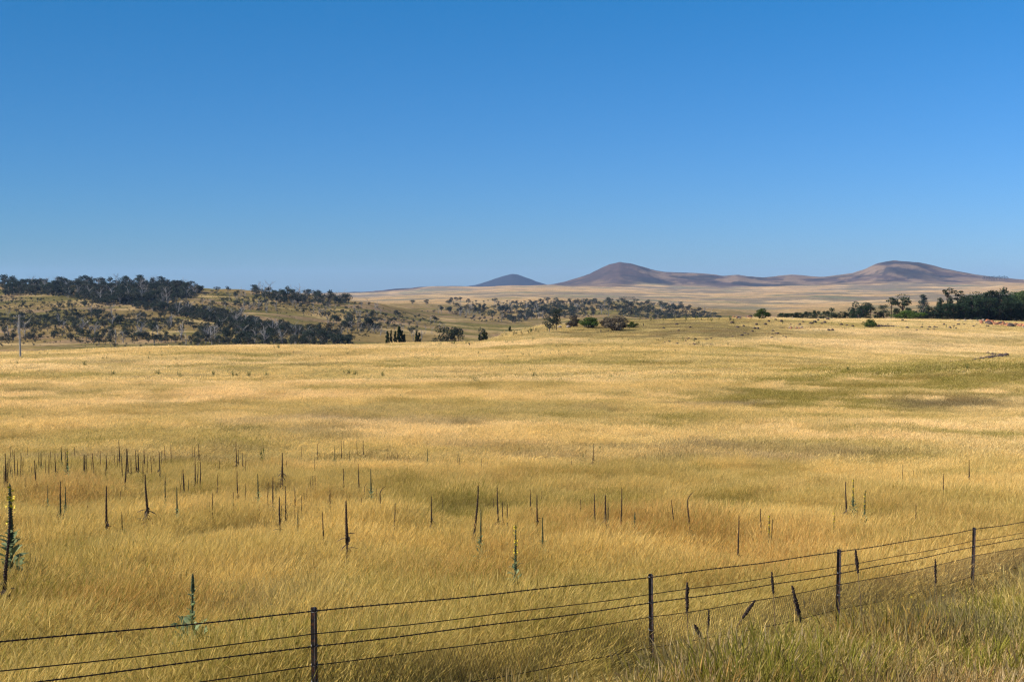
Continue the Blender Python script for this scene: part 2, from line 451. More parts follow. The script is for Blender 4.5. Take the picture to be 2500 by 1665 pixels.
APEX = 24.0
us = np.unique(np.concatenate([np.linspace(-1.0, -0.46, 40), np.linspace(-0.46, 0.46, 640), np.linspace(0.46, 1.0, 40)]))
rows = np.exp(np.linspace(math.log(10.0), math.log(14800.0), 1150)) - APEX
UU, YY = np.meshgrid(us, rows)
XX = UU * (YY + APEX)
ZZ = tz(XX, YY)
CC = ground_colour(XX, YY)
MLAND = land_material()
def land_piece(name, i0, i1):
    x, y, z, c = XX[i0:i1], YY[i0:i1], ZZ[i0:i1], CC[i0:i1]
    nr, nc = x.shape
    me = bpy.data.meshes.new(name)
    co = np.stack([x, y, z], -1).reshape(-1, 3)
    idx = np.arange(nr * nc).reshape(nr, nc)
    q = np.stack([idx[:-1, :-1], idx[:-1, 1:], idx[1:, 1:], idx[1:, :-1]], -1).reshape(-1, 4)
    me.vertices.add(len(co)); me.vertices.foreach_set('co', co.ravel())
    me.loops.add(q.size); me.loops.foreach_set('vertex_index', q.ravel())
    me.polygons.add(len(q)); me.polygons.foreach_set('loop_start', np.arange(len(q)) * 4)
    me.polygons.foreach_set('use_smooth', np.ones(len(q), bool))
    at = me.attributes.new('cover', 'FLOAT_COLOR', 'POINT')
    at.data.foreach_set('color', np.concatenate([c.reshape(-1, 3), np.ones((len(co), 1))], 1).ravel())
    me.update(calc_edges=True); me.materials.append(MLAND)
    o = link(name, me)
    tag(o, kind='structure')
    return o
cut = [0, int(np.searchsorted(rows, 545)), int(np.searchsorted(rows, 2300)), int(np.searchsorted(rows, 7200)), len(rows)]
for nm, a, b in zip(('field', 'wooded_hill', 'far_land', 'distant_hills'), cut[:-1], cut[1:]):
    land_piece(nm, a, min(b + 1, len(rows)))
ZMIN, ZMAX = float(ZZ.min()), float(ZZ.max())

# ------------------------------------------------------------------ grass (nobody could count it)
def grass_material(name, straw, base, trans=0.38):
    m, N, L = new_mat(name)
    o = N.new('ShaderNodeOutputMaterial')
    b = N.new('ShaderNodeAttribute'); b.attribute_name = 'blade'
    s = N.new('ShaderNodeSeparateColor'); L.new(b.outputs['Color'], s.inputs[0])
    ti = N.new('ShaderNodeAttribute'); ti.attribute_name = 'tint'; ti.attribute_type = 'INSTANCER'
    ts = N.new('ShaderNodeSeparateColor'); L.new(ti.outputs['Color'], ts.inputs[0])
    def ramp(x, a, bb):
        r = N.new('ShaderNodeMapRange'); r.inputs['From Min'].default_value = a; r.inputs['From Max'].default_value = bb
        L.new(x, r.inputs['Value']); return r.outputs[0]
    def mulv(x, y):
        mm = N.new('ShaderNodeMath'); mm.operation = 'MULTIPLY'
        for i, v in enumerate((x, y)):
            if hasattr(v, 'is_linked'): L.new(v, mm.inputs[i])
            else: mm.inputs[i].default_value = v
        return mm.outputs[0]
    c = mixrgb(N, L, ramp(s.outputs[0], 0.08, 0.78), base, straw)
    c = mixrgb(N, L, mulv(ts.outputs[0], ramp(s.outputs[1], 1.05, 0.25)), c, (0.225, 0.205, 0.035))
    c = mixrgb(N, L, mulv(ramp(s.outputs[1], 0.22, 0.0), 0.8), c, (0.23, 0.22, 0.032))
    c = mixrgb(N, L, mulv(ts.outputs[1], 0.6), c, (0.27, 0.195, 0.135))
    c = mixrgb(N, L, mulv(ts.outputs[2], ramp(s.outputs[1], 0.1, 1.0)), c, (0.50, 0.29, 0.09))
    c = mixrgb(N, L, mulv(ti.outputs['Alpha'], 0.6), c, (0.88, 0.695, 0.42))
    v = N.new('ShaderNodeMapRange'); v.inputs['To Min'].default_value = 0.38; v.inputs['To Max'].default_value = 1.42
    L.new(s.outputs[2], v.inputs['Value'])
    h = N.new('ShaderNodeHueSaturation'); L.new(c, h.inputs['Color']); L.new(v.outputs[0], h.inputs['Value'])
    d = N.new('ShaderNodeBsdfDiffuse'); t = N.new('ShaderNodeBsdfTranslucent')
    L.new(h.outputs[0], d.inputs['Color']); L.new(h.outputs[0], t.inputs['Color'])
    mx = N.new('ShaderNodeMixShader'); mx.inputs[0].default_value = trans
    L.new(d.outputs[0], mx.inputs[1]); L.new(t.outputs[0], mx.inputs[2]); L.new(mx.outputs[0], o.inputs['Surface'])
    return m

def grass_patch(name, mat, n, size, hmin, hmax, wmin, wmax, lean, heads, seed, curl=0.5, spread=0.55):
    """one tuft-covered square of ground: n bent blades, some carrying a seed head"""
    r = np.random.RandomState(seed)
    nt = max(4, int(n / 22))
    tc_ = (r.rand(nt, 2) - 0.5) * size
    k = r.randint(0, nt, n)
    loose = r.rand(n) < 0.35
    base = np.where(loose[:, None], (r.rand(n, 2) - 0.5) * size, tc_[k] + r.randn(n, 2) * size * 0.035)
    th = r.rand(nt)
    tallst = r.rand(n) < 0.18
    hgt = hmin + (hmax - hmin) * np.where(tallst, 0.9 + 0.6 * r.rand(n), np.clip(0.15 + 0.55 * th[k] + 0.3 * r.rand(n) + 0.12 * r.randn(n), 0.02, 1.15))
    az = r.randn(n) * spread                     # lean direction about +X (down wind)
    rnd_az = r.rand(n) * 2 * math.pi
    mixl = (r.rand(n) < 0.32)
    az = np.where(mixl, rnd_az, az)
    ld = np.stack([np.cos(az), np.sin(az)], 1)
    ln = lean * (0.45 + 0.9 * r.rand(n)) * np.where(mixl, 0.6, 1.0)
    wid = wmin + (wmax - wmin) * r.rand(n)
    face = r.rand(n) * math.pi
    side = np.stack([np.cos(face), np.sin(face), np.zeros(n)], 1)
    L4 = np.array([0.0, 0.36, 0.70, 1.0])
    P = []
    for t in L4:
        off = (t * ln * 0.55 + ln * curl * t ** 2.4)[:, None] * hgt[:, None] * ld
        z = hgt * (t - 0.22 * (ln * t * t) - 0.10 * curl * t ** 4)
        P.append(np.concatenate([base + off, z[:, None]], 1))
    P = np.stack(P, 1)
    wt = np.array([0.8, 1.0, 0.75, 0.0])
    hd = (r.rand(n) < heads) | tallst
    V = []; T = []
    for i in range(3):
        wv = wid * wt[i] * np.where(hd, 0.55, 1.0)
        V += [P[:, i] - side * wv[:, None] * 0.5, P[:, i] + side * wv[:, None] * 0.5]; T += [L4[i], L4[i]]
    V.append(P[:, 3]); T.append(1.0)
    V = np.stack(V, 1); T = np.array(T)
    nv = 7
    tri = [(0, 1, 3), (0, 3, 2), (2, 3, 5), (2, 5, 4), (4, 5, 6)]
    faces = (np.array(tri)[None] + (np.arange(n) * nv)[:, None, None]).reshape(-1, 3)
    verts = V.reshape(-1, 3)
    r1 = np.clip(0.3 * r.rand(n) + 0.7 * r.rand(nt)[k], 0, 1); r2 = np.clip(0.45 * r.rand(n) + 0.55 * th[k], 0, 1)
    colr = np.stack([np.tile(T, n), np.repeat(r1, nv), np.repeat(r2, nv)], 1)
    # seed heads: two crossed slim diamonds along the last third of the stalk
    hi = np.nonzero(hd)[0]
    if len(hi):
        a = P[hi, 2] * 0.6 + P[hi, 3] * 0.4; b = P[hi, 3] + (P[hi, 3] - P[hi, 2]) * 0.12; mdl = a * 0.55 + b * 0.45
        s1 = side[hi]; s2 = np.stack([-s1[:, 1], s1[:, 0], np.zeros(len(hi))], 1)
        hw = (wid[hi] * 1.15)[:, None]
        hv = np.stack([a, mdl - s1 * hw, b, mdl + s1 * hw, a, mdl - s2 * hw, b, mdl + s2 * hw], 1).reshape(-1, 3)
        o = len(verts)
        hf = (np.array([(0, 1, 2), (0, 2, 3), (4, 5, 6), (4, 6, 7)])[None] + (np.arange(len(hi)) * 8)[:, None, None]).reshape(-1, 3) + o
        verts = np.concatenate([verts, hv]); faces = np.concatenate([faces, hf])
        colr = np.concatenate([colr, np.stack([np.ones(len(hv)), np.repeat(r1[hi], 8), np.repeat(np.clip(r2[hi] + 0.25, 0, 1), 8)], 1)])
    me = bpy.data.meshes.new(name)
    me.vertices.add(len(verts)); me.vertices.foreach_set('co', verts.ravel())
    me.loops.add(faces.size); me.loops.foreach_set('vertex_index', faces.ravel())
    me.polygons.add(len(faces)); me.polygons.foreach_set('loop_start', np.arange(len(faces)) * 3)
    at = me.attributes.new('blade', 'FLOAT_COLOR', 'POINT')
    at.data.foreach_set('color', np.concatenate([colr, np.ones((len(colr), 1))], 1).ravel())
    me.update(calc_edges=True); me.materials.append(mat)
    return me

def scatter(name, label, patches, P, rot, scl, idx, tint):
    """one 'stuff' object: its points carry the patches"""
    src = bpy.data.collections.new(name + '_tufts')
    for i, me in enumerate(patches):
        src.objects.link(bpy.data.objects.new(f'{name}_tuft{i:02d}', me))
    me = bpy.data.meshes.new(name)
    me.vertices.add(len(P)); me.vertices.foreach_set('co', P.ravel())
    for nm, ty, key, dat in (('rot', 'FLOAT_VECTOR', 'vector', rot), ('scl', 'FLOAT_VECTOR', 'vector', scl), ('pick', 'INT', 'value', idx), ('tint', 'FLOAT_COLOR', 'color', tint)):
        a = me.attributes.new(nm, ty, 'POINT')
        a.data.foreach_set(key, np.ascontiguousarray(dat).ravel())
    o = link(name, me)
    ng = bpy.data.node_groups.new(name + '_nodes', 'GeometryNodeTree')
    ng.interface.new_socket('Geometry', in_out='INPUT', socket_type='NodeSocketGeometry')
    ng.interface.new_socket('Geometry', in_out='OUTPUT', socket_type='NodeSocketGeometry')
    N, L = ng.nodes, ng.links
    gi = N.new('NodeGroupInput'); go = N.new('NodeGroupOutput')
    ci = N.new('GeometryNodeCollectionInfo'); ci.inputs['Collection'].default_value = src
    ci.inputs['Separate Children'].default_value = True; ci.inputs['Reset Children'].default_value = True
    ip = N.new('GeometryNodeInstanceOnPoints'); ip.inputs['Pick Instance'].default_value = True
    L.new(gi.outputs[0], ip.inputs['Points']); L.new(ci.outputs[0], ip.inputs['Instance'])
    for nm, ty, sk in (('rot', 'FLOAT_VECTOR', 'Rotation'), ('scl', 'FLOAT_VECTOR', 'Scale'), ('pick', 'INT', 'Instance Index')):
        na = N.new('GeometryNodeInputNamedAttribute'); na.data_type = ty; na.inputs['Name'].default_value = nm
        L.new(na.outputs['Attribute'], ip.inputs[sk])
    L.new(ip.outputs[0], go.inputs[0])
    md = o.modifiers.new('scatter', 'NODES'); md.node_group = ng
    tag(o, label, 'grass', kind='stuff')
    return o

def jitter_grid(y0, y1, step, umax=0.47, xpad=1.5):
    ys = np.arange(y0, y1, step)
    out = []
    for y in ys:
        hw = umax * y + xpad
        n = int(2 * hw / step) + 1
        xs = -hw + (np.arange(n) + R.rand()) * step
        out.append(np.stack([xs + (R.rand(n) - 0.5) * step, y + (R.rand(n) - 0.5) * step], 1))
    return np.concatenate(out)

def do_scatter(name, label, patches, XY, smin=0.8, smax=1.2, rotj=0.5, tint=None, hmul=None):
    X, Y = XY[:, 0], XY[:, 1]
    z = tz(X, Y)
    e = 0.5
    gx = (tz(X + e, Y) - tz(X - e, Y)) / (2 * e); gy = (tz(X, Y + e) - tz(X, Y - e)) / (2 * e)
    n = len(X)
    rz = R.randn(n) * rotj
    rot = np.stack([np.arctan(gy), -np.arctan(gx), rz], 1)
    s = smin + (smax - smin) * R.rand(n)
    hz = s * (1 if hmul is None else hmul)
    scl = np.stack([s * np.where(R.rand(n) < 0.5, 1, 1), s * np.where(R.rand(n) < 0.5, -1, 1), hz], 1)
    t = veg_tint(X, Y) if tint is None else tint
    return scatter(name, label, patches, np.stack([X, Y, z - 0.01], 1).astype(np.float32), rot.astype(np.float32), scl.astype(np.float32), R.randint(0, len(patches), n).astype(np.int32), t.astype(np.float32))

STRAW, BASE = (0.68, 0.515, 0.195), (0.125, 0.108, 0.016)  # BASE: olive blade foot, darkened further to paint shade into the gaps
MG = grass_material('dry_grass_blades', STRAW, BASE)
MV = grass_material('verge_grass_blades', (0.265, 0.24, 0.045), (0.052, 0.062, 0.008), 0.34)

# ground this side of the fence, where the rank green verge grows
FX = np.array([-14.0, -6.3, -2.13, 1.99, 5.74, 10.2, 14.8, 24.0]); FY = np.array([2.0, 8.8, 13.2, 17.6, 21.5, 27.0, 32.4, 43.0])
def verge_mask(X, Y):
    fy = np.interp(X, FX, FY)
    px, py = project(X, np.maximum(Y, 4), terrain_h(X, Y))
    m = sstep(1.6, -0.4, Y - fy) * sstep(1250, 1850, px + (fbm(X / 1.7, Y / 1.7, 111) - 0.5) * 1100)
    return m

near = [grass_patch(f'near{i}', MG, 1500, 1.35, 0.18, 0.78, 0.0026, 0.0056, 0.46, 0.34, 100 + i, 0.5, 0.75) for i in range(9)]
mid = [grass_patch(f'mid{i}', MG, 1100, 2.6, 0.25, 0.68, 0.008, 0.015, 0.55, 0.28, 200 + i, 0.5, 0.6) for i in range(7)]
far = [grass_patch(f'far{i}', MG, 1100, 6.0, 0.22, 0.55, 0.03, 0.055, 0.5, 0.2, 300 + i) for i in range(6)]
XY = jitter_grid(6.0, 62.0, 0.62)
vm = verge_mask(XY[:, 0], XY[:, 1])
XY = XY[R.rand(len(XY)) > vm * 0.5]
hm = (0.45 + 1.1 * fbm(XY[:, 0] / 1.7, XY[:, 1] / 1.7, 119, 2)) * (0.72 + 0.56 * fbm(XY[:, 0] / 6, XY[:, 1] / 6, 121))
fd = XY[:, 1] - np.interp(XY[:, 0], FX, FY)
hm = hm * (1 - 0.74 * sstep(-5.5, -2.6, fd) * sstep(1.4, 0.2, fd))
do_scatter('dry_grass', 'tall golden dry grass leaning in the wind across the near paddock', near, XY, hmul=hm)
XY = jitter_grid(60.0, 165.0, 1.25)
hm = (0.5 + 1.0 * fbm(XY[:, 0] / 3.0, XY[:, 1] / 3.0, 117, 2)) * (0.7 + 0.6 * fbm(XY[:, 0] / 9, XY[:, 1] / 9, 123))
do_scatter('pasture_grass', 'golden dry grass in pale and olive bands across the middle paddock', mid, XY, hmul=hm)
XY = jitter_grid(160.0, 540.0, 3.1)
hm = 0.6 + 0.7 * fbm(XY[:, 0] / 22, XY[:, 1] / 22, 127)
hm = hm * (1 - 0.35 * sstep(330, 400, XY[:, 1])) * (1 - 0.4 * ell(*project(XY[:, 0], XY[:, 1], terrain_h(XY[:, 0], XY[:, 1])), 1640, 808, 330, 30))
do_scatter('bleached_grass', 'bleached blond grass on the far paddock and its rocky rise', far, XY, hmul=hm)
# the verge
vpatch = [grass_patch(f'verge{i}', MV, 1100, 1.1, 0.20, 0.85, 0.003, 0.008, 0.36, 0.14, 400 + i, 0.45, 1.3) for i in range(7)]
XY = jitter_grid(6.0, 34.0, 0.52)
XY = XY[R.rand(len(XY)) < verge_mask(XY[:, 0], XY[:, 1])]
tv = np.stack([1.3 * fbm(XY[:, 0] / 1.5, XY[:, 1] / 1.5, 131), sstep(0.48, 0.60, fbm(XY[:, 0] / 1.3, XY[:, 1] / 1.3, 133)) * 0.9, 0.9 * sstep(0.45, 0.65, fbm(XY[:, 0] / 1.1, XY[:, 1] / 1.1, 135)), 0.5 * sstep(0.5, 0.65, fbm(XY[:, 0] / 0.9, XY[:, 1] / 0.9, 139))], 1)
fd = XY[:, 1] - np.interp(XY[:, 0], FX, FY)
do_scatter('verge_grass', 'rank olive green grass and weeds growing this side of the wire fence', vpatch, XY, rotj=1.5, tint=tv, hmul=0.88 * (0.6 + 0.85 * fbm(XY[:, 0] / 1.2, XY[:, 1] / 1.2, 137)) * (1 - 0.80 * sstep(-5.0, -2.4, fd)))

# grey brown dead weeds standing in the verge, thickest by the third and fourth posts
dpatch = [grass_patch(f'dead{i}', MV, 70, 0.8, 0.35, 0.95, 0.004, 0.0075, 0.22, 0.45, 440 + i, 0.3, 2.0) for i in range(5)]
XY = jitter_grid(7.0, 34.0, 0.55)
fd = XY[:, 1] - np.interp(XY[:, 0], FX, FY)
px, py = project(XY[:, 0], XY[:, 1], terrain_h(XY[:, 0], XY[:, 1]))
wk = np.maximum.reduce([ell(px, py, 2420, 1440, 190, 110, 0.6), ell(px, py, 2020, 1590, 420, 80, 0.6), ell(px, py, 1560, 1660, 420, 50, 0.6) * 0.7, ell(px, py, 1050, 1650, 260, 40, 0.6) * 0.5])
XY = XY[(R.rand(len(XY)) < wk * 0.58) & (fd < 0.4)]
n = len(XY)
do_scatter('dead_weeds', 'grey brown dead weeds tangled in the verge below the wire fence', dpatch, XY, rotj=2.0, tint=np.stack([np.zeros(n), np.ones(n), np.zeros(n), np.zeros(n)], 1), hmul=(0.6 + 0.6 * R.rand(n)) * (1 - 0.5 * sstep(-3.0, -1.0, XY[:, 1] - np.interp(XY[:, 0], FX, FY))))['category'] = 'weeds'

# ------------------------------------------------------------------ trees
def blob_leaves(g, r, centre, radii, n, size, mi, hollow=0.45, flat=0.0):
    """n leaf clumps through an ellipsoid, thicker towards its skin"""
    d = unit(r.randn(n, 3)); rad = (hollow + (1 - hollow) * r.rand(n)) ** 0.6
    c = np.asarray(centre) + d * rad[:, None] * np.asarray(radii)
    nrm = unit(d * 0.7 + r.randn(n, 3) * 0.7 + np.array([0, 0, flat]))
    a = unit(np.cross(nrm, r.randn(n, 3))); b = np.cross(nrm, a)
    s = size * (0.6 + 0.8 * r.rand(n))[:, None]
    g.quads(c, a * s, b * s * 0.6, mi)

def limb(g, r, p0, p1, r0, r1, mi, sides=5, wob=0.06, k=5):
    t = np.linspace(0, 1, k)[:, None]
    p0 = np.asarray(p0, float); p1 = np.asarray(p1, float)
    pts = p0 * (1 - t) + p1 * t + r.randn(k, 3) * wob * np.linalg.norm(p1 - p0) * np.sin(t * math.pi)
    g.tube(pts, np.linspace(r0, r1, k), sides, mi, cap=False)
    return pts

M_BARK = solid_mat('pale_gum_bark', (0.30, 0.27, 0.23), (0.16, 0.13, 0.11), 1.5)
M_DARKBARK = solid_mat('dark_bark', (0.075, 0.055, 0.045), (0.035, 0.028, 0.025), 2.0)
M_DEADWOOD = solid_mat('grey_dead_wood', (0.36, 0.33, 0.30), (0.20, 0.17, 0.15), 2.0)
M_GUM = leaf_mat('gum_leaves', (0.026, 0.040, 0.030), (0.050, 0.062, 0.042), 0.28, scale=0.5)
M_GUM2 = leaf_mat('grey_gum_leaves', (0.046, 0.053, 0.042), (0.070, 0.070, 0.052), 0.28, scale=0.5)
M_PINE = leaf_mat('pine_needles', (0.022, 0.040, 0.026), (0.044, 0.064, 0.032), 0.22, scale=0.5)
M_POPLAR = leaf_mat('poplar_leaves', (0.020, 0.040, 0.018), (0.045, 0.070, 0.022), 0.25, scale=0.6)
M_BUSHG = leaf_mat('green_bush_leaves', (0.045, 0.085, 0.018), (0.090, 0.120, 0.028), 0.3, scale=1.0)
M_BUSHB = leaf_mat('brown_bush_twigs', (0.105, 0.085, 0.060), (0.150, 0.120, 0.085), 0.2, scale=1.0)
M_PALEGREEN = leaf_mat('light_green_leaves', (0.050, 0.080, 0.028), (0.075, 0.100, 0.040), 0.25, scale=0.5)

def gum_mesh(seed, mleaf):
    """a small spreading eucalypt, one metre tall unit scaled by its object: trunk, limbs and a gappy crown"""
    r = np.random.RandomState(seed); g = Geo()
    top = []
    fork = 0.22 + 0.12 * r.rand()
    limb(g, r, (0, 0, -0.05), (0.03 * r.randn(), 0.03 * r.randn(), fork), 0.032, 0.024, 0)
    nb = r.randint(4, 7)
    for k in range(nb):
        a = k * 2 * math.pi / nb + r.rand(); rad = 0.10 + 0.26 * r.rand()
        e = np.array([math.cos(a) * rad, math.sin(a) * rad, 0.52 + 0.36 * r.rand()])
        limb(g, r, (0, 0, fork * 0.95), e, 0.018, 0.006, 0, 4)
        top.append(e)
    limb(g, r, (0, 0, fork * 0.9), (0, 0, 0.86), 0.018, 0.006, 0, 4)
    top.append(np.array([0, 0, 0.86]))
    for e in top:
        s = 0.12 + 0.10 * r.rand()
        blob_leaves(g, r, e, (s * 1.25, s * 1.25, s * 0.75), 60, 0.045, 1)
        if r.rand() < 0.6:
            blob_leaves(g, r, e + r.randn(3) * 0.05 + [0, 0, -0.09], (s, s, s * 0.7), 34, 0.04, 1)
    return g.mesh('gum_tree', [M_BARK, mleaf])

def scrub_mesh(seed, mleaf):
    r = np.random.RandomState(seed); g = Geo()
    for k in range(5):
        a = r.rand() * 6.28; e = np.array([math.cos(a) * 0.3 * r.rand(), math.sin(a) * 0.3 * r.rand(), 0.4 + 0.3 * r.rand()])
        limb(g, r, (0, 0, -0.05), e, 0.02, 0.006, 0, 4, k=3)
        blob_leaves(g, r, e + [0, 0, 0.02], (0.27, 0.27, 0.24), 42, 0.06, 1)
    return g.mesh('scrub', [M_BARK, mleaf])

def dead_mesh(seed):
    r = np.random.RandomState(seed); g = Geo()
    lean = r.randn(2) * 0.06
    p = limb(g, r, (0, 0, -0.04), (lean[0], lean[1], 0.62 + 0.2 * r.rand()), 0.026, 0.012, 0, 5, 0.03, 6)
    for k in range(r.randint(6, 10)):
        s = p[r.randint(1, 6)]
        a = r.rand() * 6.28; l = 0.16 + 0.26 * r.rand()
        e = s + np.array([math.cos(a) * l * 0.75, math.sin(a) * l * 0.75, l * (0.55 + 0.5 * r.rand())])
        q = limb(g, r, s, e, 0.011, 0.004, 0, 4, 0.08, 4)
        for j in range(3):
            a2 = r.rand() * 6.28
            limb(g, r, q[r.randint(1, 4)], e + np.array([math.cos(a2) * 0.1, math.sin(a2) * 0.1, 0.06 + 0.08 * r.rand()]), 0.005, 0.002, 0, 3, 0.05, 3)
    return g.mesh('dead_tree', [M_DEADWOOD])

GUMS = [gum_mesh(500 + i, M_GUM) for i in range(6)] + [gum_mesh(520 + i, M_GUM2) for i in range(3)]
SCRUB = [scrub_mesh(540 + i, M_GUM) for i in range(3)] + [scrub_mesh(550 + i, M_GUM2) for i in range(3)]
DEADS = [dead_mesh(560 + i) for i in range(7)]

def in_poly(P, poly):
    x, y = P[:, 0], P[:, 1]; ins = np.zeros(len(P), bool)
    n = len(poly); j = n - 1
    for i in range(n):
        xi, yi = poly[i]; xj, yj = poly[j]
        c = ((yi > y) != (yj > y)) & (x < (xj - xi) * (y - yi) / (yj - yi + 1e-9) + xi)
        ins ^= c; j = i
    return ins

def ground_in(poly, n, ymin=470.0):
    """n places on the ground that are seen inside a polygon of the frame"""
    poly = np.array(poly, float); out = []
    lo, hi = poly.min(0), poly.max(0)
    P = lo + (hi - lo) * R.rand(n * 8 + 80, 2)
    P = P[in_poly(P, poly)][:n * 2]
    Y = ray_y(P[:, 0], P[:, 1], 0.0, ymin)
    ok = ~np.isnan(Y) & (Y < 2600)
    P, Y = P[ok][:n], Y[ok][:n]
    return at_px(P[:, 0], Y), Y

W_CREST = [(0, 689), (60, 685), (160, 683), (300, 688), (430, 698), (500, 708), (470, 730), (380, 738), (250, 745), (180, 729), (90, 722), (0, 722)]
W_BAND = [(270, 728), (400, 730), (520, 765), (640, 785), (640, 802), (520, 788), (400, 768), (300, 746)]
W_LOW = [(590, 786), (700, 796), (820, 815), (860, 842), (700, 845), (560, 845), (480, 832), (520, 806)]
W_FOOT = [(0, 772), (120, 776), (300, 768), (470, 800), (560, 842), (330, 848), (220, 852), (150, 825), (0, 838)]
W_SHOULDER = [(620, 706), (690, 714), (790, 716), (850, 732), (858, 744), (700, 742), (620, 722)]
W_FLANK = [(560, 735), (640, 730), (900, 745), (1000, 765), (1100, 795), (1060, 832), (880, 832), (800, 790), (640, 762)]
W_GULLY = [(770, 782), (930, 786), (935, 806), (850, 808), (780, 795)]
W_SLOPE = [(1030, 762), (1180, 744), (1250, 748), (1310, 762), (1330, 785), (1180, 790), (1100, 770)]
W_RIDGE = [(1200, 752), (1350, 738), (1500, 741), (1640, 742), (1770, 778), (1700, 788), (1600, 782), (1500, 772), (1400, 778), (1330, 772), (1250, 790)]
W_FARROW = [(1000, 740), (1200, 736), (1330, 733), (1450, 728), (1450, 735), (1330, 744), (1200, 748), (1010, 748)]

W_MEADOW = [(0, 728), (180, 734), (300, 748), (480, 790), (560, 806), (470, 804), (300, 768), (120, 774), (0, 770)]
W_GAP = [(430, 716), (560, 713), (640, 724), (690, 760), (560, 768), (480, 750)]
W_ALL = [(0, 722), (480, 712), (640, 716), (860, 740), (1100, 790), (1050, 835), (860, 842), (300, 850), (0, 856)]
TREE_SETS = [
    (W_GAP, 9, (4, 8), 'small gum tree on the open grass between the hilltop wood and the shoulder', 'gum trees of the open saddle'),
    (W_CREST, 100, (7.5, 12), 'dark gum tree in the dense wood along the top of the wooded hill', 'gum trees of the hilltop wood'),
    (W_BAND, 36, (4.5, 8), 'dark gum tree in the diagonal belt running down the wooded hill', 'gum trees of the diagonal belt'),
    (W_LOW, 42, (4.5, 7.5), 'dark gum tree in the thick wood at the foot of the hill', 'gum trees of the lower wood'),
    (W_FOOT, 36, (4, 7), 'scattered gum tree on the open lower slope behind the power pole', 'scattered gum trees of the lower slope'),
    (W_SHOULDER, 24, (7, 11), 'tall gum tree on the skyline shoulder where the wooded hill drops away', 'gum trees of the hill shoulder'),
    (W_FLANK, 22, (4, 7), 'lone gum tree dotted on the grassy flank of the wooded hill', 'gum trees of the hill flank'),
    (W_GULLY, 14, (6, 9), 'gum tree in the short thicket above the poplars', 'gum trees of the thicket above the poplars'),
    (W_SLOPE, 14, (8, 12), 'gum tree on the far slope between the poplars and the low ridge', 'gum trees of the far slope'),
    (W_RIDGE, 34, (8, 13), 'gum tree on the low wooded ridge behind the rocky rise', 'gum trees of the low ridge'),
    (W_FARROW, 10, (9, 13), 'small distant gum tree in the row beyond the low ridge', 'gum trees of the distant row'),
]
for poly, n, (h0, h1), lab, grp in TREE_SETS:
    X, Y = ground_in(poly, n)
    Z = tz(X, Y)
    for x, y, z in zip(X, Y, Z):
        h = h0 + (h1 - h0) * R.rand()
        o = link('gum_tree', GUMS[R.randint(len(GUMS))], None, (x, y, z), (0, 0, R.rand() * 6.28), (h * (0.9 + 0.35 * R.rand()), h * (0.9 + 0.35 * R.rand()), h))
        tag(o, lab, 'tree', grp)

DEAD_SETS = [
    (W_GAP, 16, (5, 9), 'bare dead tree on the open grass beside the hilltop wood', 'dead trees of the open saddle'),
    (W_CREST, 44, (8, 13.5), 'bare grey dead tree standing over the hilltop wood', 'dead trees of the hilltop wood'),
    (W_BAND, 14, (7, 11), 'bare grey dead tree in the diagonal belt on the wooded hill', 'dead trees of the diagonal belt'),
    (W_LOW, 20, (7, 11), 'bare pale dead tree in the thick wood at the hill foot', 'dead trees of the lower wood'),
    (W_FOOT, 30, (6, 10), 'bare pale dead tree on the open slope behind the power pole', 'dead trees of the lower slope'),
    (W_SHOULDER, 18, (8, 13), 'bare grey dead tree on the skyline shoulder of the wooded hill', 'dead trees of the hill shoulder'),
    (W_FLANK, 64, (4, 8), 'bare grey dead tree dotted on the grassy hill flank', 'dead trees of the hill flank'),
    (W_SLOPE, 22, (7, 12), 'bare dead tree on the far slope beyond the poplars', 'dead trees of the far slope'),
    (W_RIDGE, 26, (8, 14), 'bare pale dead tree on the low wooded ridge', 'dead trees of the low ridge'),
]
for poly, n, (h0, h1), lab, grp in DEAD_SETS:
    X, Y = ground_in(poly, n)
    Z = tz(X, Y)
    for x, y, z in zip(X, Y, Z):
        h = h0 + (h1 - h0) * R.rand()
        tag(link('dead_tree', DEADS[R.randint(len(DEADS))], None, (x, y, z), (0, 0, R.rand() * 6.28), (h * 1.25, h * 1.25, h)), lab, 'dead tree', grp)

# the rest of the bush on the hills reads as one mass
PX, PY_, SC = [], [], []
for poly, n, s0, s1 in ((W_CREST, 1900, 2.0, 8.5), (W_BAND, 1200, 1.2, 5.5), (W_LOW, 1200, 1.2, 5.5), (W_FOOT, 1300, 0.8, 5.0), (W_SHOULDER, 220, 4, 8), (W_FLANK, 900, 0.7, 4.4), (W_MEADOW, 700, 0.8, 4.6), (W_GAP, 260, 0.8, 4.5), (W_ALL, 3200, 0.5, 1.9), (W_GULLY, 110, 2, 5), (W_SLOPE, 140, 3, 7), (W_RIDGE, 1500, 2.0, 9), (W_FARROW, 60, 4, 9)):
    x, y = ground_in(poly, n)
    px, py = project(x, y, terrain_h(x, y))
    cl = fbm(x / 38.0, y / 55.0, 151, 3)
    keep = (cl > (0.40 if poly in (W_CREST, W_BAND, W_LOW) else 0.46 if poly in (W_RIDGE, W_SHOULDER, W_GULLY) else 0.50)) | (R.rand(len(x)) < 0.16)
    keep &= ~((px > 925) & (px < 1135) & (py > 792) & (R.rand(len(x)) < 0.9))
    x, y = x[keep], y[keep]
    PX.append(x); PY_.append(y); SC.append(s0 + (s1 - s0) * R.rand(len(x)) ** 2.2)
PX, PY_, SC = np.concatenate(PX), np.concatenate(PY_), np.concatenate(SC)
n = len(PX)
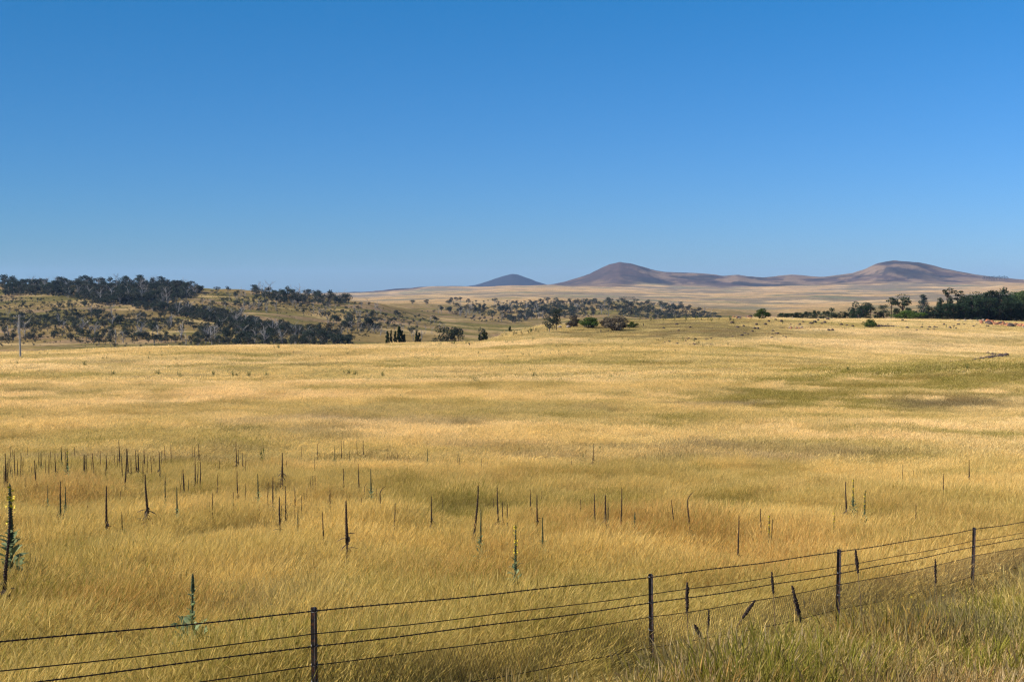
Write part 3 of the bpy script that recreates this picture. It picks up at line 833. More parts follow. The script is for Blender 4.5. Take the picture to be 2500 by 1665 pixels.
o = scatter('bushland_scrub', 'dark scrub and saplings filling in between the trees on the hills', SCRUB + GUMS[:3],
        np.stack([PX, PY_, tz(PX, PY_)], 1).astype(np.float32), np.stack([np.zeros(n), np.zeros(n), R.rand(n) * 6.28], 1).astype(np.float32),
        np.stack([SC * 1.15, SC * 1.15, SC * (0.7 + 0.4 * R.rand(n))], 1).astype(np.float32), R.randint(0, 9, n).astype(np.int32), np.zeros((n, 4), np.float32))
o['category'] = 'scrub'

# ---- trees with parts: pines of the right-hand wood, poplars, the gums and bushes of the rise
def two_part(name, label, cat, trunk, crown, loc, scale, rz=0.0, group=None):
    e = bpy.data.objects.new(name, None); col.objects.link(e)
    e.location = loc; e.rotation_euler = (0, 0, rz); e.scale = scale if hasattr(scale, '__len__') else (scale,) * 3
    link('trunk', trunk, e); link('crown', crown, e)
    tag(e, label, cat, group)
    return e

def pine_parts(seed, kind):
    r = np.random.RandomState(seed); t = Geo(); c = Geo()
    if kind == 'cone':                      # full to the ground, pointed top
        limb(t, r, (0, 0, -0.05), (0, 0, 0.93), 0.026, 0.006, 0, 6, 0.01)
        for k in range(34):
            z = 0.10 + 0.86 * (k / 33.0); rad = 0.27 * (1.03 - z) ** 0.75 * (0.7 + 0.5 * r.rand())
            a = r.rand() * 6.28
            e = np.array([math.cos(a) * rad, math.sin(a) * rad, z + 0.02 * r.randn()])
            limb(t, r, (0, 0, z - 0.05), e, 0.008, 0.002, 0, 4, 0.03, 3)
            blob_leaves(c, r, e * [0.75, 0.75, 1], (0.10 + 0.3 * rad, 0.10 + 0.3 * rad, 0.055), 70, 0.02, 0)
        blob_leaves(c, r, (0, 0, 0.5), (0.14, 0.14, 0.42), 260, 0.024, 0)
        blob_leaves(c, r, (0, 0, 0.95), (0.045, 0.045, 0.06), 60, 0.016, 0)
    elif kind == 'round':                   # broad, billowing, to the ground
        limb(t, r, (0, 0, -0.05), (0.02, 0, 0.75), 0.034, 0.012, 0, 6, 0.02)
        for k in range(20):
            a = r.rand() * 6.28; z = 0.16 + 0.74 * r.rand(); rad = 0.36 * math.sqrt(max(0.05, 1 - ((z - 0.45) / 0.58) ** 2)) * (0.6 + 0.45 * r.rand())
            e = np.array([math.cos(a) * rad, math.sin(a) * rad, z])
            limb(t, r, (0, 0, z * 0.7), e, 0.012, 0.003, 0, 4, 0.05, 4)
            blob_leaves(c, r, e, (0.15, 0.15, 0.10), 110, 0.024, 0)
        blob_leaves(c, r, (0, 0, 0.45), (0.28, 0.28, 0.42), 240, 0.03, 0)
    else:                                   # umbrella: bare leaning stems carrying flat plates of needles
        thin = kind == 'thin'
        limb(t, r, (0, 0, -0.05), (0.03, 0.02, 0.66), 0.026, 0.014, 0, 6, 0.03)
        pl = [(0.0, 0.0, 0.93, 0.17)] if thin else [(0.02, 0.0, 0.90, 0.24)]
        nb = 5 if thin else 11
        for k in range(nb):
            a = k * 2.4 + r.rand(); rad = (0.13 if thin else 0.30) * (0.6 + 0.5 * r.rand())
            pl.append((math.cos(a) * rad, math.sin(a) * rad, (0.78 if thin else 0.58) + 0.26 * r.rand(), (0.09 if thin else 0.14) * (0.8 + 0.5 * r.rand())))
        for x, y, z, s in pl:
            limb(t, r, (0.02, 0.01, z * 0.62), (x, y, z), 0.012, 0.004, 0, 4, 0.06, 4)
            blob_leaves(c, r, (x, y, z), (s, s, s * 0.45), 150 if not thin else 90, 0.022, 0, flat=0.4)
    return t.mesh('trunk', [M_DARKBARK]), c.mesh('crown', [M_PINE])

PINES = {k: [pine_parts(600 + 10 * i + j, k) for j in range(2 if k in ('thin', 'umbrella') else 3)] for i, k in enumerate(('cone', 'round', 'umbrella', 'thin'))}

# (column, row of the tip, distance, kind, widen, label or None)
Z6 = lambda x, y: (2100 + x / 5.8875, 680 + y / 5.8875)
Z7 = lambda x, y: (1840 + x / 3.568, 620 + y / 3.568)
PW = [(Z6(1145, 283), 560, 'cone', 1.0, 'pointed dark pine just left of the two slim umbrella pines'),
      (Z6(1250, 168), 575, 'thin', 0.9, 'slim umbrella pine on the wood edge, taller of the pair with bare stems'),
      (Z6(1300, 275), 555, 'cone', 1.0, 'short pointed pine in front of the tall slim umbrella pine'),
      (Z6(1412, 200), 575, 'thin', 1.1, 'lower and wider of the two slim umbrella pines on the wood edge'),
      (Z6(1435, 290), 555, 'cone', 0.9, 'short pointed pine in front of the wider slim umbrella pine'),
      (Z6(1590, 195), 565, 'round', 1.0, 'broad dark pine starting the main wall of the wood'),
      (Z6(1660, 188), 590, 'umbrella', 1.0, 'pine with ragged open top behind the broad first pine of the wood'),
      (Z6(1715, 228), 570, 'round', 1.0, 'flat topped dark pine between the ragged pine and the pointed ones'),
      (Z6(1808, 196), 575, 'cone', 1.0, 'pointed dark pine left of the highest pair in the wood'),
      (Z6(1888, 168), 570, 'cone', 1.15, 'big pointed pine, second highest in the dark wood'),
      (Z6(1962, 183), 580, 'cone', 0.8, 'narrow pointed pine between the two highest pines'),
      (Z6(2050, 148), 570, 'cone', 1.0, 'highest pointed pine of the dark wood'),
      (Z6(2150, 228), 575, 'round', 1.0, 'low dark pine right of the highest pine'),
      (Z6(1180, 345), 550, 'round', 0.9, None), (Z6(1240, 360), 545, 'round', 1.0, None), (Z6(1340, 350), 545, 'round', 1.0, None), (Z6(1400, 350), 548, 'cone', 1.2, None),
      (Z6(1490, 320), 548, 'round', 1.0, None), (Z6(1540, 290), 555, 'cone', 1.2, None), (Z6(1620, 300), 548, 'round', 1.0, None), (Z6(1690, 310), 546, 'cone', 1.3, None),
      (Z6(1760, 270), 552, 'round', 1.0, None), (Z6(1850, 280), 548, 'round', 1.0, None), (Z6(1930, 270), 550, 'cone', 1.3, None), (Z6(2010, 280), 546, 'round', 1.0, None),
      (Z6(2090, 290), 548, 'cone', 1.3, None), (Z6(2170, 300), 546, 'round', 1.0, None), (Z6(2250, 310), 548, 'cone', 1.3, None), (Z6(2330, 330), 546, 'round', 1.0, None), (Z6(2420, 330), 546, 'round', 1.0, None),
      (Z6(970, 385), 545, 'cone', 1.0, 'dark pine at the near left corner of the wood'),
      (Z6(1060, 400), 545, 'round', 1.1, 'low round pine beside the corner pine of the wood'), (Z6(1110, 380), 548, 'round', 0.9, None), (Z6(900, 480), 540, 'round', 1.3, None), (Z6(830, 480), 538, 'round', 1.3, None)]
HEDGE = [(Z7(225, 522), 500, 'round', 1.7), (Z7(265, 512), 505, 'round', 1.9), (Z7(305, 516), 505, 'round', 1.6), (Z7(350, 512), 505, 'round', 1.6), (Z7(385, 507), 505, 'round', 1.5), (Z7(430, 520), 503, 'round', 1.6),
         (Z7(475, 500), 508, 'round', 1.3), (Z7(515, 512), 505, 'round', 1.2), (Z7(548, 490), 510, 'round', 1.1), (Z7(590, 518), 505, 'round', 1.3), (Z7(630, 492), 508, 'round', 1.1), (Z7(678, 468), 512, 'round', 1.0),
         (Z7(725, 505), 507, 'round', 1.2), (Z7(775, 500), 507, 'round', 1.2), (Z7(815, 510), 507, 'round', 1.2), (Z7(862, 466), 512, 'cone', 1.3)]
BIGS = [(Z7(960, 438), 525, 'umbrella', 0.95, 'open umbrella pine in the row, left of the largest umbrella pine'), (Z7(1020, 436), 530, 'umbrella', 0.8, 'open umbrella pine with a level crown beside the bare twigs'),
        (Z7(930, 390), 900, 'round', 0.9, 'rounded blue green tree standing well behind the pine row'),
        (Z7(1135, 440), 530, 'round', 1.0, 'dense dark round pine between the two umbrella pines'),
        (Z7(1290, 348), 545, 'umbrella', 1.1, 'largest umbrella pine, domed crown on open branches'), (Z7(1200, 392), 545, 'thin', 1.2, 'small tufted pine leaning beside the largest umbrella pine'),
        (Z7(1475, 352), 1300, 'cone', 1.0, 'lone bluish tree on the far land between the pine row and the wood'),
        (Z7(1250, 470), 535, 'round', 1.0, None), (Z7(1340, 465), 535, 'round', 1.1, None), (Z7(1400, 495), 530, 'round', 1.3, None), (Z7(1080, 500), 530, 'round', 1.3, None), (Z7(980, 500), 528, 'round', 1.4, None), (Z7(910, 490), 525, 'round', 1.4, None)]
def put_tree(name, pxy, D, parts, widen, label, cat, group=None):
    (px, py) = pxy
    X = at_px(px, D); zb = float(tz(np.array([X]), np.array([D]))[0]); zt = CAMZ - (py - HY) / F * D
    h = max(zt - zb, 1.0)
    return two_part(name, label, cat, parts[0], parts[1], (X, D, zb), (h * widen, h * widen, h), R.rand() * 6.28, group)
for p, D, k, wd, lab in PW:
    put_tree('pine_tree', p, D, PINES[k][R.randint(len(PINES[k]))], wd, lab or 'low dark pine filling the front of the dense wood', 'tree', None if lab else 'pines along the front of the wood')
for p, D, k, wd in HEDGE:
    put_tree('pine_tree', p, D, PINES[k][R.randint(len(PINES[k]))], wd, 'low dark tree in the hedge like row behind the rocky rise', 'tree', 'low trees of the row behind the rise')
for p, D, k, wd, lab in BIGS:
    put_tree('pine_tree', p, D, PINES[k][R.randint(len(PINES[k]))], wd, lab or 'low dark tree under the umbrella pines', 'tree', None if lab else 'low trees under the umbrella pines')
# lighter trees behind the wood at the edge of the frame
def gum_parts(seed, ml, mb, blobs=9, n=150, spread=0.34, zlo=0.3, size=0.03):
    r = np.random.RandomState(seed); t = Geo(); c = Geo()
    fork = zlo * 0.75
    limb(t, r, (0, 0, -0.05), (0.01, 0, fork), 0.036, 0.026, 0, 7, 0.02)
    for k in range(blobs):
        a = k * 2.4 + r.rand(); rad = spread * (0.35 + 0.65 * r.rand()); z = zlo + (0.92 - zlo) * r.rand()
        e = np.array([math.cos(a) * rad, math.sin(a) * rad, z])
        limb(t, r, (0, 0, fork * 0.9), e, 0.016, 0.005, 0, 5, 0.07, 5)
        s = 0.13 + 0.07 * r.rand()
        blob_leaves(c, r, e, (s * 1.15, s * 1.15, s * 0.8), n, size, 0)
    blob_leaves(c, r, (0, 0, 0.88), (0.15, 0.15, 0.11), n, size, 0)
    return t.mesh('trunk', [mb]), c.mesh('crown', [ml])
PG = gum_parts(701, M_PALEGREEN, M_BARK, 14, 170, 0.4, 0.25)
for p, D, wd, lab in ((Z6(2235, 190), 610, 1.0, 'lighter green leafy tree behind the right end of the dark wood'), (Z6(2340, 172), 615, 1.1, 'broad lighter green tree at the frame edge behind the wood'), (Z6(2420, 180), 600, 1.0, 'lighter green tree cut by the frame edge')):
    put_tree('leafy_tree', p, D, PG, wd, lab, 'tree')
# small copses far off, standing on the ground they are seen on
COPSE = gum_parts(720, M_GUM, M_DARKBARK, 7, 60, 0.3, 0.2)
def far_tree(name, px, ybase, hpx, parts, widen, label, group):
    D = float(ray_y([px], [ybase], 0.0, 700)[0])
    if not D == D: D = 8800.0
    X = at_px(px, D); zb = float(tz(np.array([X]), np.array([D]))[0]); h = hpx / F * D
    two_part(name, label, 'tree', parts[0], parts[1], (X, D, zb - 0.02 * h), (h * widen, h * widen, h), R.rand() * 6.28, group)
for k in range(10):
    far_tree('gum_tree', 2401 + k * 6.2, 683.5 + 0.4 * (k % 2), 8.5 + 2 * R.rand(), COPSE, 1.2, 'blue green tree of the small copse on the skyline by the last hill', 'copse on the skyline')
for k in range(8):
    far_tree('gum_tree', 1513 + k * 5.0, 732, 7.5 + R.rand(), COPSE, 1.2, 'dark tree of the level topped clump above the low ridge', 'clump above the low ridge')
for k in range(8):
    far_tree('gum_tree', 1345 + k * 5.6, 741, 8 + R.rand(), COPSE, 1.2, 'dark tree of the bluish clump left above the low ridge', 'bluish clump above the low ridge')
for k in range(9):
    far_tree('gum_tree', 1405 + k * 5.2, 741, 10 + 3 * R.rand(), COPSE, 1.2, 'dark tree of the taller bluish clump in the middle above the low ridge', 'taller bluish clump above the low ridge')
# dark pine pair in the dip beyond the poplars
for px, py in ((1160, 17), (1171, 21), (1180, 18)):
    far_tree('pine_tree', px, 762, py, PINES['cone'][0], 1.3, 'dark pine of the tight group in the gully beyond the poplars', 'pines in the gully')
for k in range(7):
    far_tree('gum_tree', 1115 + k * 8, 768 - k * 1.2, 11, COPSE, 1.3, 'dark low tree of the curving gully line beyond the poplars', 'gully line of trees')

# poplars
def poplar_parts(seed):
    r = np.random.RandomState(seed); t = Geo(); c = Geo()
    limb(t, r, (0, 0, -0.05), (0, 0, 0.95), 0.02, 0.004, 0, 6, 0.008)
    for k in range(26):
        z = 0.08 + 0.88 * k / 25.0; rad = 0.046 * math.sin(min(1.0, (1.02 - z) * 2.2) * math.pi / 2) * (0.7 + 0.6 * r.rand())
        a = r.rand() * 6.28
        e = np.array([math.cos(a) * rad, math.sin(a) * rad, z])
        limb(t, r, (0, 0, z - 0.08), e, 0.005, 0.002, 0, 4, 0.02, 3)
        blob_leaves(c, r, e, (0.036, 0.036, 0.06), 110, 0.017, 0)
    return t.mesh('trunk', [M_DARKBARK]), c.mesh('crown', [M_POPLAR])
POP = [poplar_parts(740 + i) for i in range(3)]
Z8 = lambda x, y: (930 + x / 11.775, 780 + y / 11.775)
Z9 = lambda x, y: (1040 + x / 11.775, 760 + y / 11.775)
for p, wd, lab in ((Z8(185, 345), 1.15, 'leftmost slim dark poplar of the first row beyond the field'), (Z8(285, 305), 0.7, 'thinnest poplar, second in the first row beyond the field'),
                   (Z8(405, 335), 1.0, 'green lit poplar standing apart left of the tallest poplar'), (Z8(508, 205), 0.9, 'tallest dark poplar of the first row'),
                   (Z8(545, 210), 0.6, 'narrow poplar pressed against the tallest poplar'), (Z8(600, 330), 1.1, 'dark poplar right of the tallest one'), (Z8(662, 425), 1.3, 'lowest poplar at the right end of the first row'),
                   (Z8(1022, 335), 0.95, 'taller poplar of the separate pair'), (Z8(1098, 380), 1.0, 'shorter poplar of the separate pair'),
                   (Z9(1532, 665), 1.3, 'short poplar left of the leafy trio by the field corner'), (Z9(1640, 590), 1.0, 'left poplar of the leafy trio by the field corner'), (Z9(1690, 560), 1.0, 'middle poplar of the leafy trio by the field corner'), (Z9(1745, 600), 1.0, 'right poplar of the leafy trio by the field corner'),
                   ((1245, 797), 1.5, 'single dark poplar below the bushes of the rise')):
    put_tree('poplar_tree', p, 392 if p[0] < 1200 else 455, POP[R.randint(3)], wd * 1.1, lab, 'poplar')
GB = [gum_parts(760, M_GUM, M_DARKBARK, 12, 110, 0.42, 0.35), gum_parts(761, M_GUM, M_DARKBARK, 15, 150, 0.40, 0.15), gum_parts(762, M_GUM2, M_BARK, 10, 120, 0.34, 0.3)]
put_tree('gum_tree', Z8(1760, 205), 430, GB[0], 0.72, 'spreading open gum tree with a dark forked trunk right of the poplars', 'tree')
put_tree('gum_tree', Z8(2150, 225), 430, GB[1], 0.66, 'dense rounded gum tree right of the forked gum', 'tree')
put_tree('gum_tree', Z9(1650, 485), 500, GB[2], 0.6, 'grey topped gum tree behind the leafy poplar trio', 'tree')

# bushes and gums on the rise
def bush_parts(seed, ml, n=14, wide=0.5, size=0.04):
    r = np.random.RandomState(seed); t = Geo(); c = Geo()
    for k in range(n):
        a = k * 2.4 + r.rand(); rad = wide * (0.2 + 0.8 * r.rand()); z = 0.25 + 0.58 * r.rand() * math.sqrt(max(0.1, 1 - (rad / (wide * 1.1)) ** 2))
        e = np.array([math.cos(a) * rad, math.sin(a) * rad, z])
        limb(t, r, (0.05 * r.randn(), 0.05 * r.randn(), -0.05), e, 0.02, 0.006, 0, 4, 0.06, 4)
        blob_leaves(c, r, e, (0.2, 0.2, 0.17), 130, size, 0)
    blob_leaves(c, r, (0, 0, 0.35), (wide * 0.8, wide * 0.8, 0.36), 240, size * 1.2, 0)
    blob_leaves(c, r, (0, 0, 0.75), (wide * 0.5, wide * 0.5, 0.22), 160, size, 0)
    return t.mesh('trunk', [M_DARKBARK]), c.mesh('crown', [ml])
BG = [bush_parts(780, M_BUSHG), bush_parts(781, M_BUSHG, 12, 0.55)]
BB = [bush_parts(785, M_BUSHB), bush_parts(786, M_BUSHB, 16, 0.55)]
def put_bush(px, ybase, ytop, wpx, parts, label, name='round_bush', D=None):
    D = D or float(ray_y([px], [ybase], 0.3, 60)[0])
    if not D == D or D > 620: D = 420.0
    X = at_px(px, D); zb = float(tz(np.array([X]), np.array([D]))[0])
    h = (CAMZ - (ytop - HY) / F * D) - zb; wd = wpx / F * D
    two_part(name, label, 'bush' if 'bush' in name else 'tree', parts[0], parts[1], (X, D, zb), (wd / 1.02, wd / 1.02, h * 1.12), R.rand() * 6.28)
put_bush(1341, 811, 777, 34, (gum_parts(790, M_GUM, M_BARK, 12, 130, 0.4, 0.35)), 'small gum with forked white trunk at the left end of the rise', 'gum_tree')
put_bush(1358, 806, 760, 40, (gum_parts(791, M_GUM, M_DARKBARK, 12, 130, 0.4, 0.4)), 'taller dark gum rising behind the white trunked gum', 'gum_tree')
put_bush(1400, 797, 772, 34, BB[0], 'brown twiggy bush between the dark gum and the green bush')
put_bush(1441, 800, 775, 52, BG[0], 'wide bright green bush behind the pale rocks on the rise')
put_bush(1482, 798, 776, 40, BB[0], 'olive brown bush between the green bush and the largest brown bush')
put_bush(1505, 806, 772, 56, BB[1], 'largest round brown bush on the rise')
put_bush(1543, 800, 785, 24, BG[1], 'small green bush by the end post of the little fence')
put_bush(1862, 774, 754, 38, BG[0], 'round olive bush on the crest beside the rock heap')
put_bush(2126, 799, 779, 36, BG[1], 'round bright green bush alone on the rocky slope')
put_bush(2215, 774, 758, 70, BG[1], 'broad olive bush under the largest umbrella pine', D=500)

# ------------------------------------------------------------------ rocks
def rock_mesh(seed, mat, flat=0.7):
    import bmesh
    r = np.random.RandomState(seed); bm = bmesh.new()
    bmesh.ops.create_icosphere(bm, subdivisions=2, radius=0.5)
    off = r.rand(3) * 50
    for v in bm.verts:
        c = np.array(v.co)
        n = sum(vnoise(np.array([c[i] * 2.2 + off[i]]), np.array([c[(i + 1) % 3] * 2.2 + off[i] * 2]), seed)[0] for i in range(3)) / 3
        cut_ = max(0.0, float(c @ unit(r.randn(3) * 0 + np.array([math.cos(seed), math.sin(seed), 0.6]))) - 0.3)
        v.co = Vector(tuple(c * (0.65 + 0.7 * n) - cut_ * 0.6 * unit(np.array([math.cos(seed), math.sin(seed), 0.6]))))
        v.co.z *= flat
    me = bpy.data.meshes.new('boulder'); bm.to_mesh(me); bm.free(); me.materials.append(mat)
    return me
M_BASALT = solid_mat('dark_boulder', (0.045, 0.030, 0.026), (0.085, 0.060, 0.050), 2.5, 0.9, 0.2, 0.4)
M_GRANITE = solid_mat('pale_boulder', (0.30, 0.245, 0.185), (0.17, 0.13, 0.10), 2.0, 0.9, 0.2, 0.4)
M_ORANGE = solid_mat('orange_boulder', (0.42, 0.150, 0.055), (0.20, 0.080, 0.042), 2.0, 0.9, 0.2, 0.4, c3=(0.34, 0.22, 0.15))
ROCKS = {'dark': [rock_mesh(800 + i, M_BASALT) for i in range(4)], 'pale': [rock_mesh(810 + i, M_GRANITE) for i in range(3)], 'orange': [rock_mesh(820 + i, M_ORANGE) for i in range(4)]}
def put_rock(px, py, wpx, kind, label, group, hr=0.9):
    if kind != 'dark': wpx *= 0.72
    D = float(ray_y([px], [py], 0.15, 60)[0])
    if not (D == D) or D > 620: D = 450.0
    X = at_px(px, D); z = float(tz(np.array([X]), np.array([D]))[0]); s = wpx / F * D
    o = link('boulder', ROCKS[kind][R.randint(len(ROCKS[kind]))], None, (X, D, z + s * 0.30 + 0.12), (0, 0, R.rand() * 6.28), (s * 1.45, s * 1.35, s * 1.75 * hr))
    tag(o, label, 'boulder', group)
ZA = lambda x, y: (1780 + x / 7.36, 760 + y / 7.36)
ZB = lambda x, y: (1600 + x / 9.06, 780 + y / 9.06)
ZC = lambda x, y: (2280 + x / 10.7, 840 + y / 10.7)
A_D = [(55, 215), (25, 155), (155, 300), (268, 275), (495, 248), (650, 245), (455, 318), (515, 318), (715, 188), (838, 165), (945, 190), (1110, 255), (1280, 255), (1330, 200), (1465, 228), (1490, 235), (1545, 205), (1600, 170), (1665, 230), (1720, 215), (1770, 155), (2022, 250), (2120, 262), (2225, 275), (1795, 350), (1860, 350), (790, 365), (830, 405), (875, 415), (785, 435), (1020, 478), (980, 470), (925, 545), (670, 568), (285, 415), (345, 420), (228, 448), (65, 465), (425, 375), (775, 490)]
B_D = [(185, 205), (470, 125), (512, 250), (770, 185), (310, 500), (215, 520), (485, 545), (675, 485), (715, 455), (745, 425), (890, 450), (1145, 455), (1238, 435), (1235, 570), (780, 568), (845, 555), (885, 570), (1705, 80), (1820, 185)]
for x, y in A_D:
    put_rock(*ZA(x, y), 4.6 + 2.2 * R.rand(), 'dark', 'small dark brown boulder scattered over the upper rocky rise', 'dark boulders of the upper rise')
for x, y in B_D:
    put_rock(*ZB(x, y), 4.4 + 1.8 * R.rand(), 'dark', 'small dark brown boulder on the olive slope below the bushes', 'dark boulders of the olive slope')
Z6D = [(890, 705), (1000, 708), (1060, 740), (1070, 705), (1105, 712), (1210, 672), (1350, 690), (1410, 672), (1495, 672), (1380, 725), (980, 745), (680, 712), (610, 610), (650, 620), (815, 755), (1640, 700), (1290, 715), (1840, 700)]
for x, y in Z6D:
    put_rock(*Z6(x, y), 4.2 + 2 * R.rand(), 'dark', 'small dark boulder on the tawny slope below the pine wood', 'dark boulders of the tawny slope')
for x in range(85, 310, 28):
    put_rock(*Z6(x, 695 + R.randn() * 4), 5.0 + R.rand(), 'dark', 'dark stone in the low line beside the round green bush', 'stones beside the green bush')
for x in range(345, 560, 26):
    put_rock(*Z6(x, 692 + R.randn() * 4), 4.0 + R.rand(), 'pale' if x > 480 else 'dark', 'flat stone in the low broken line right of the green bush', 'broken stone line')
C_D = [(42, 600), (488, 548), (575, 532), (705, 512), (815, 508), (1055, 470), (1112, 468), (1262, 445), (1300, 455), (1325, 430), (1390, 425), (1450, 410), (1480, 425), (1540, 400), (1580, 395), (1560, 410), (1630, 385), (1680, 380), (1600, 330), (1550, 320), (1745, 350), (1770, 375), (1790, 355), (1830, 355), (1870, 360), (1895, 345), (1430, 290)]
for x, y in C_D:
    px, py = ZC(x, y)
    put_rock(px, py - 1.0, 8.0 + 3.0 * R.rand(), 'dark', 'dark stone in the straggling line behind the olive fold of the field', 'dark stones behind the olive fold', 1.0)
for k in range(60):
    px = 2395 + 112 * R.rand(); py = 784 + (px - 2395) * 0.11 + 7 * R.rand()
    put_rock(px, py, 6 + 6 * R.rand(), ('orange', 'orange', 'orange', 'orange', 'orange', 'pale', 'dark')[R.randint(7)], 'rock of the orange and brown rubble heap below the wood at the frame edge', 'orange rubble heap')
for k in range(14):
    put_rock(2330 + 70 * R.rand(), 782 + 3 * R.rand(), 4 + 2 * R.rand(), 'pale', 'pale flat rock leading to the orange rubble heap', 'pale rocks before the orange heap')
for k in range(14):
    put_rock(1786 + 56 * R.rand(), 775 + 4 * R.rand(), 5 + 4 * R.rand(), ('orange', 'pale', 'dark')[k % 3], 'rock in the mixed pink and grey heap on the crest', 'rock heap on the crest')
for k in range(10):
    put_rock(1850 + 100 * R.rand(), 776.5 + 2 * R.rand(), 3 + 2 * R.rand(), 'pale', 'small pale rock along the crest in front of the hedge row', 'pale rocks along the crest')
for k in range(9):
    put_rock(1426 + 24 * R.rand(), 797 + 4 * R.rand(), 7 + 3 * R.rand(), 'pale', 'pale cream boulder in the heap before the green bush', 'cream boulders before the green bush')
for k in range(10):
    put_rock(1918 + 42 * R.rand(), 800 + 3 * R.rand(), 5 + 3 * R.rand(), ('orange', 'pale')[k % 2], 'pink and cream rock in the small patch on the rise', 'pink rock patch')
put_rock(1388, 801, 12, 'pale', 'cream boulder beside the brown twiggy bush', None); put_rock(1408, 790, 6, 'pale', 'single white stone in front of the brown bush', None); put_rock(1366, 801, 10, 'pale', 'cream boulder behind the white trunked gum', None)

# ------------------------------------------------------------------ weeds of the far paddock
M_WEED = leaf_mat('weed_leaves', (0.075, 0.105, 0.025), (0.14, 0.16, 0.045), 0.3, scale=3.0)
M_WEED2 = leaf_mat('dry_weed', (0.13, 0.13, 0.05), (0.19, 0.16, 0.07), 0.3, scale=3.0)
M_WSTEM = solid_mat('weed_stem', (0.12, 0.14, 0.05), (0.09, 0.09, 0.04), 5.0)
def weed_mesh(seed, ml, stems=7, spread=0.35, nl=16, size=0.06):
    r = np.random.RandomState(seed); g = Geo()
    for k in range(stems):
        a = r.rand() * 6.28; l = 0.6 + 0.4 * r.rand()
        e = np.array([math.cos(a) * spread * r.rand(), math.sin(a) * spread * r.rand(), l])
        p = limb(g, r, (0.06 * r.randn(), 0.06 * r.randn(), -0.05), e, 0.012, 0.005, 0, 4, 0.05, 5)
        t = 0.25 + 0.75 * r.rand(nl)
        c = np.stack([np.interp(t, np.linspace(0, 1, 5), p[:, i]) for i in range(3)], 1)
        d = unit(np.stack([r.randn(nl), r.randn(nl), 0.3 + 0.4 * r.rand(nl)], 1))
        s = size * (0.7 + 0.7 * r.rand(nl))[:, None]
        side = unit(np.cross(d, [0, 0, 1.0]))
        g.quads(c + d * s, d * s, side * s * 0.45, 1)
    return g.mesh('weed', [M_WSTEM, ml])
WEEDS = [weed_mesh(840 + i, M_WEED) for i in range(3)] + [weed_mesh(845 + i, M_WEED2) for i in range(2)]
def put_weed(px, py, hpx, label, group, wide=1.0, which=None, lift=0.1, name='weed_plant'):
    D = float(ray_y([px], [py], lift, 20)[0])
    if not (D == D) or D > 620: return
    X = at_px(px, D); z = float(tz(np.array([X]), np.array([D]))[0]); h = hpx / F * D + 0.30
    m = WEEDS[R.randint(len(WEEDS))] if which is None else WEEDS[which]
    tag(link(name, m, None, (X, D, z), (0, 0, R.rand() * 6.28), (h * wide, h * wide, h)), label, 'weed', group)
S = 1.062
for x, y in ((105, 918), (530, 866), (485, 868), (815, 866), (608, 868), (925, 923), (875, 955), (413, 870), (360, 864), (1097, 890), (1290, 884), (703, 908), (635, 803), (1947, 857), (880, 869), (1090, 880), (195, 845), (258, 865), (1405, 878), (1230, 868), (800, 862), (570, 868), (540, 870), (2365 / 1.062, 852)):
    for j in range(3):
        put_weed((x + R.randn() * 3.5) * S, (y + R.randn() * 1.5) * S, 9 + 5 * R.rand(), 'leafy green weed in a small clump out on the blond paddock', 'green weed clumps on the blond paddock', 1.1, R.randint(3))
for k in range(64):
    x = 1000 + 780 * R.rand(); y = 835 + 45 * R.rand() - (x - 1000) * 0.012
    put_weed(x, y, 5 + 4 * R.rand(), 'small olive weed dotted along the foot of the rise', 'olive weeds at the foot of the rise', 1.2)
for k in range(36):
    t = R.rand(); x = 1070 + 270 * t; y = 842 - 40 * t + 4 * R.randn() + 4
    put_weed(x, y, 8 + 5 * R.rand(), 'green weed in the line climbing to the white trunked gum', 'green weeds of the climbing line', 1.3)
for k in range(24):
    put_weed(30 + 900 * R.rand(), 862 + 20 * R.rand(), 5 + 4 * R.rand(), 'tiny weed near the brow of the blond paddock', 'tiny weeds near the brow', 1.1)
for k in range(22):
    put_weed(1900 + 560 * R.rand(), 783 + 30 * R.rand(), 4 + 4 * R.rand(), 'tiny olive weed on the tawny slope below the wood', 'tiny weeds of the tawny slope', 1.1)
for k in range(24):
    put_weed(1560 + 250 * R.rand(), 779 + 8 * R.rand(), 6 + 4 * R.rand(), 'green weed along the top of the olive slope', 'green weeds on top of the olive slope', 1.2, R.randint(3))

for k in range(52):
    put_weed(20 + 2460 * R.rand(), 885 + 190 * R.rand() ** 1.5, 4 + 6 * R.rand(), 'small lone weed standing out in the middle of the paddock', 'lone weeds of the middle paddock', 0.9)

# ------------------------------------------------------------------ mulleins
M_SPIKE = solid_mat('dead_spike', (0.030, 0.020, 0.016), (0.065, 0.042, 0.030), 30.0, 0.9, 0.2)
M_STALK = solid_mat('dead_stalk', (0.10, 0.07, 0.05), (0.16, 0.11, 0.075), 12.0, 0.9, 0.2)
M_DRYLEAF = leaf_mat('dried_leaf', (0.13, 0.10, 0.07), (0.065, 0.05, 0.038), 0.25, scale=6.0)
M_MLEAF = leaf_mat('mullein_leaf', (0.17, 0.225, 0.095), (0.30, 0.34, 0.19), 0.40, scale=6.0)
M_MBUD = solid_mat('mullein_buds', (0.075, 0.10, 0.045), (0.045, 0.055, 0.03), 30.0, 0.9, 0.2)
M_YELLOW = solid_mat('yellow_petal', (0.72, 0.56, 0.03), (0.60, 0.47, 0.04), 10.0, 0.7, 0.2)

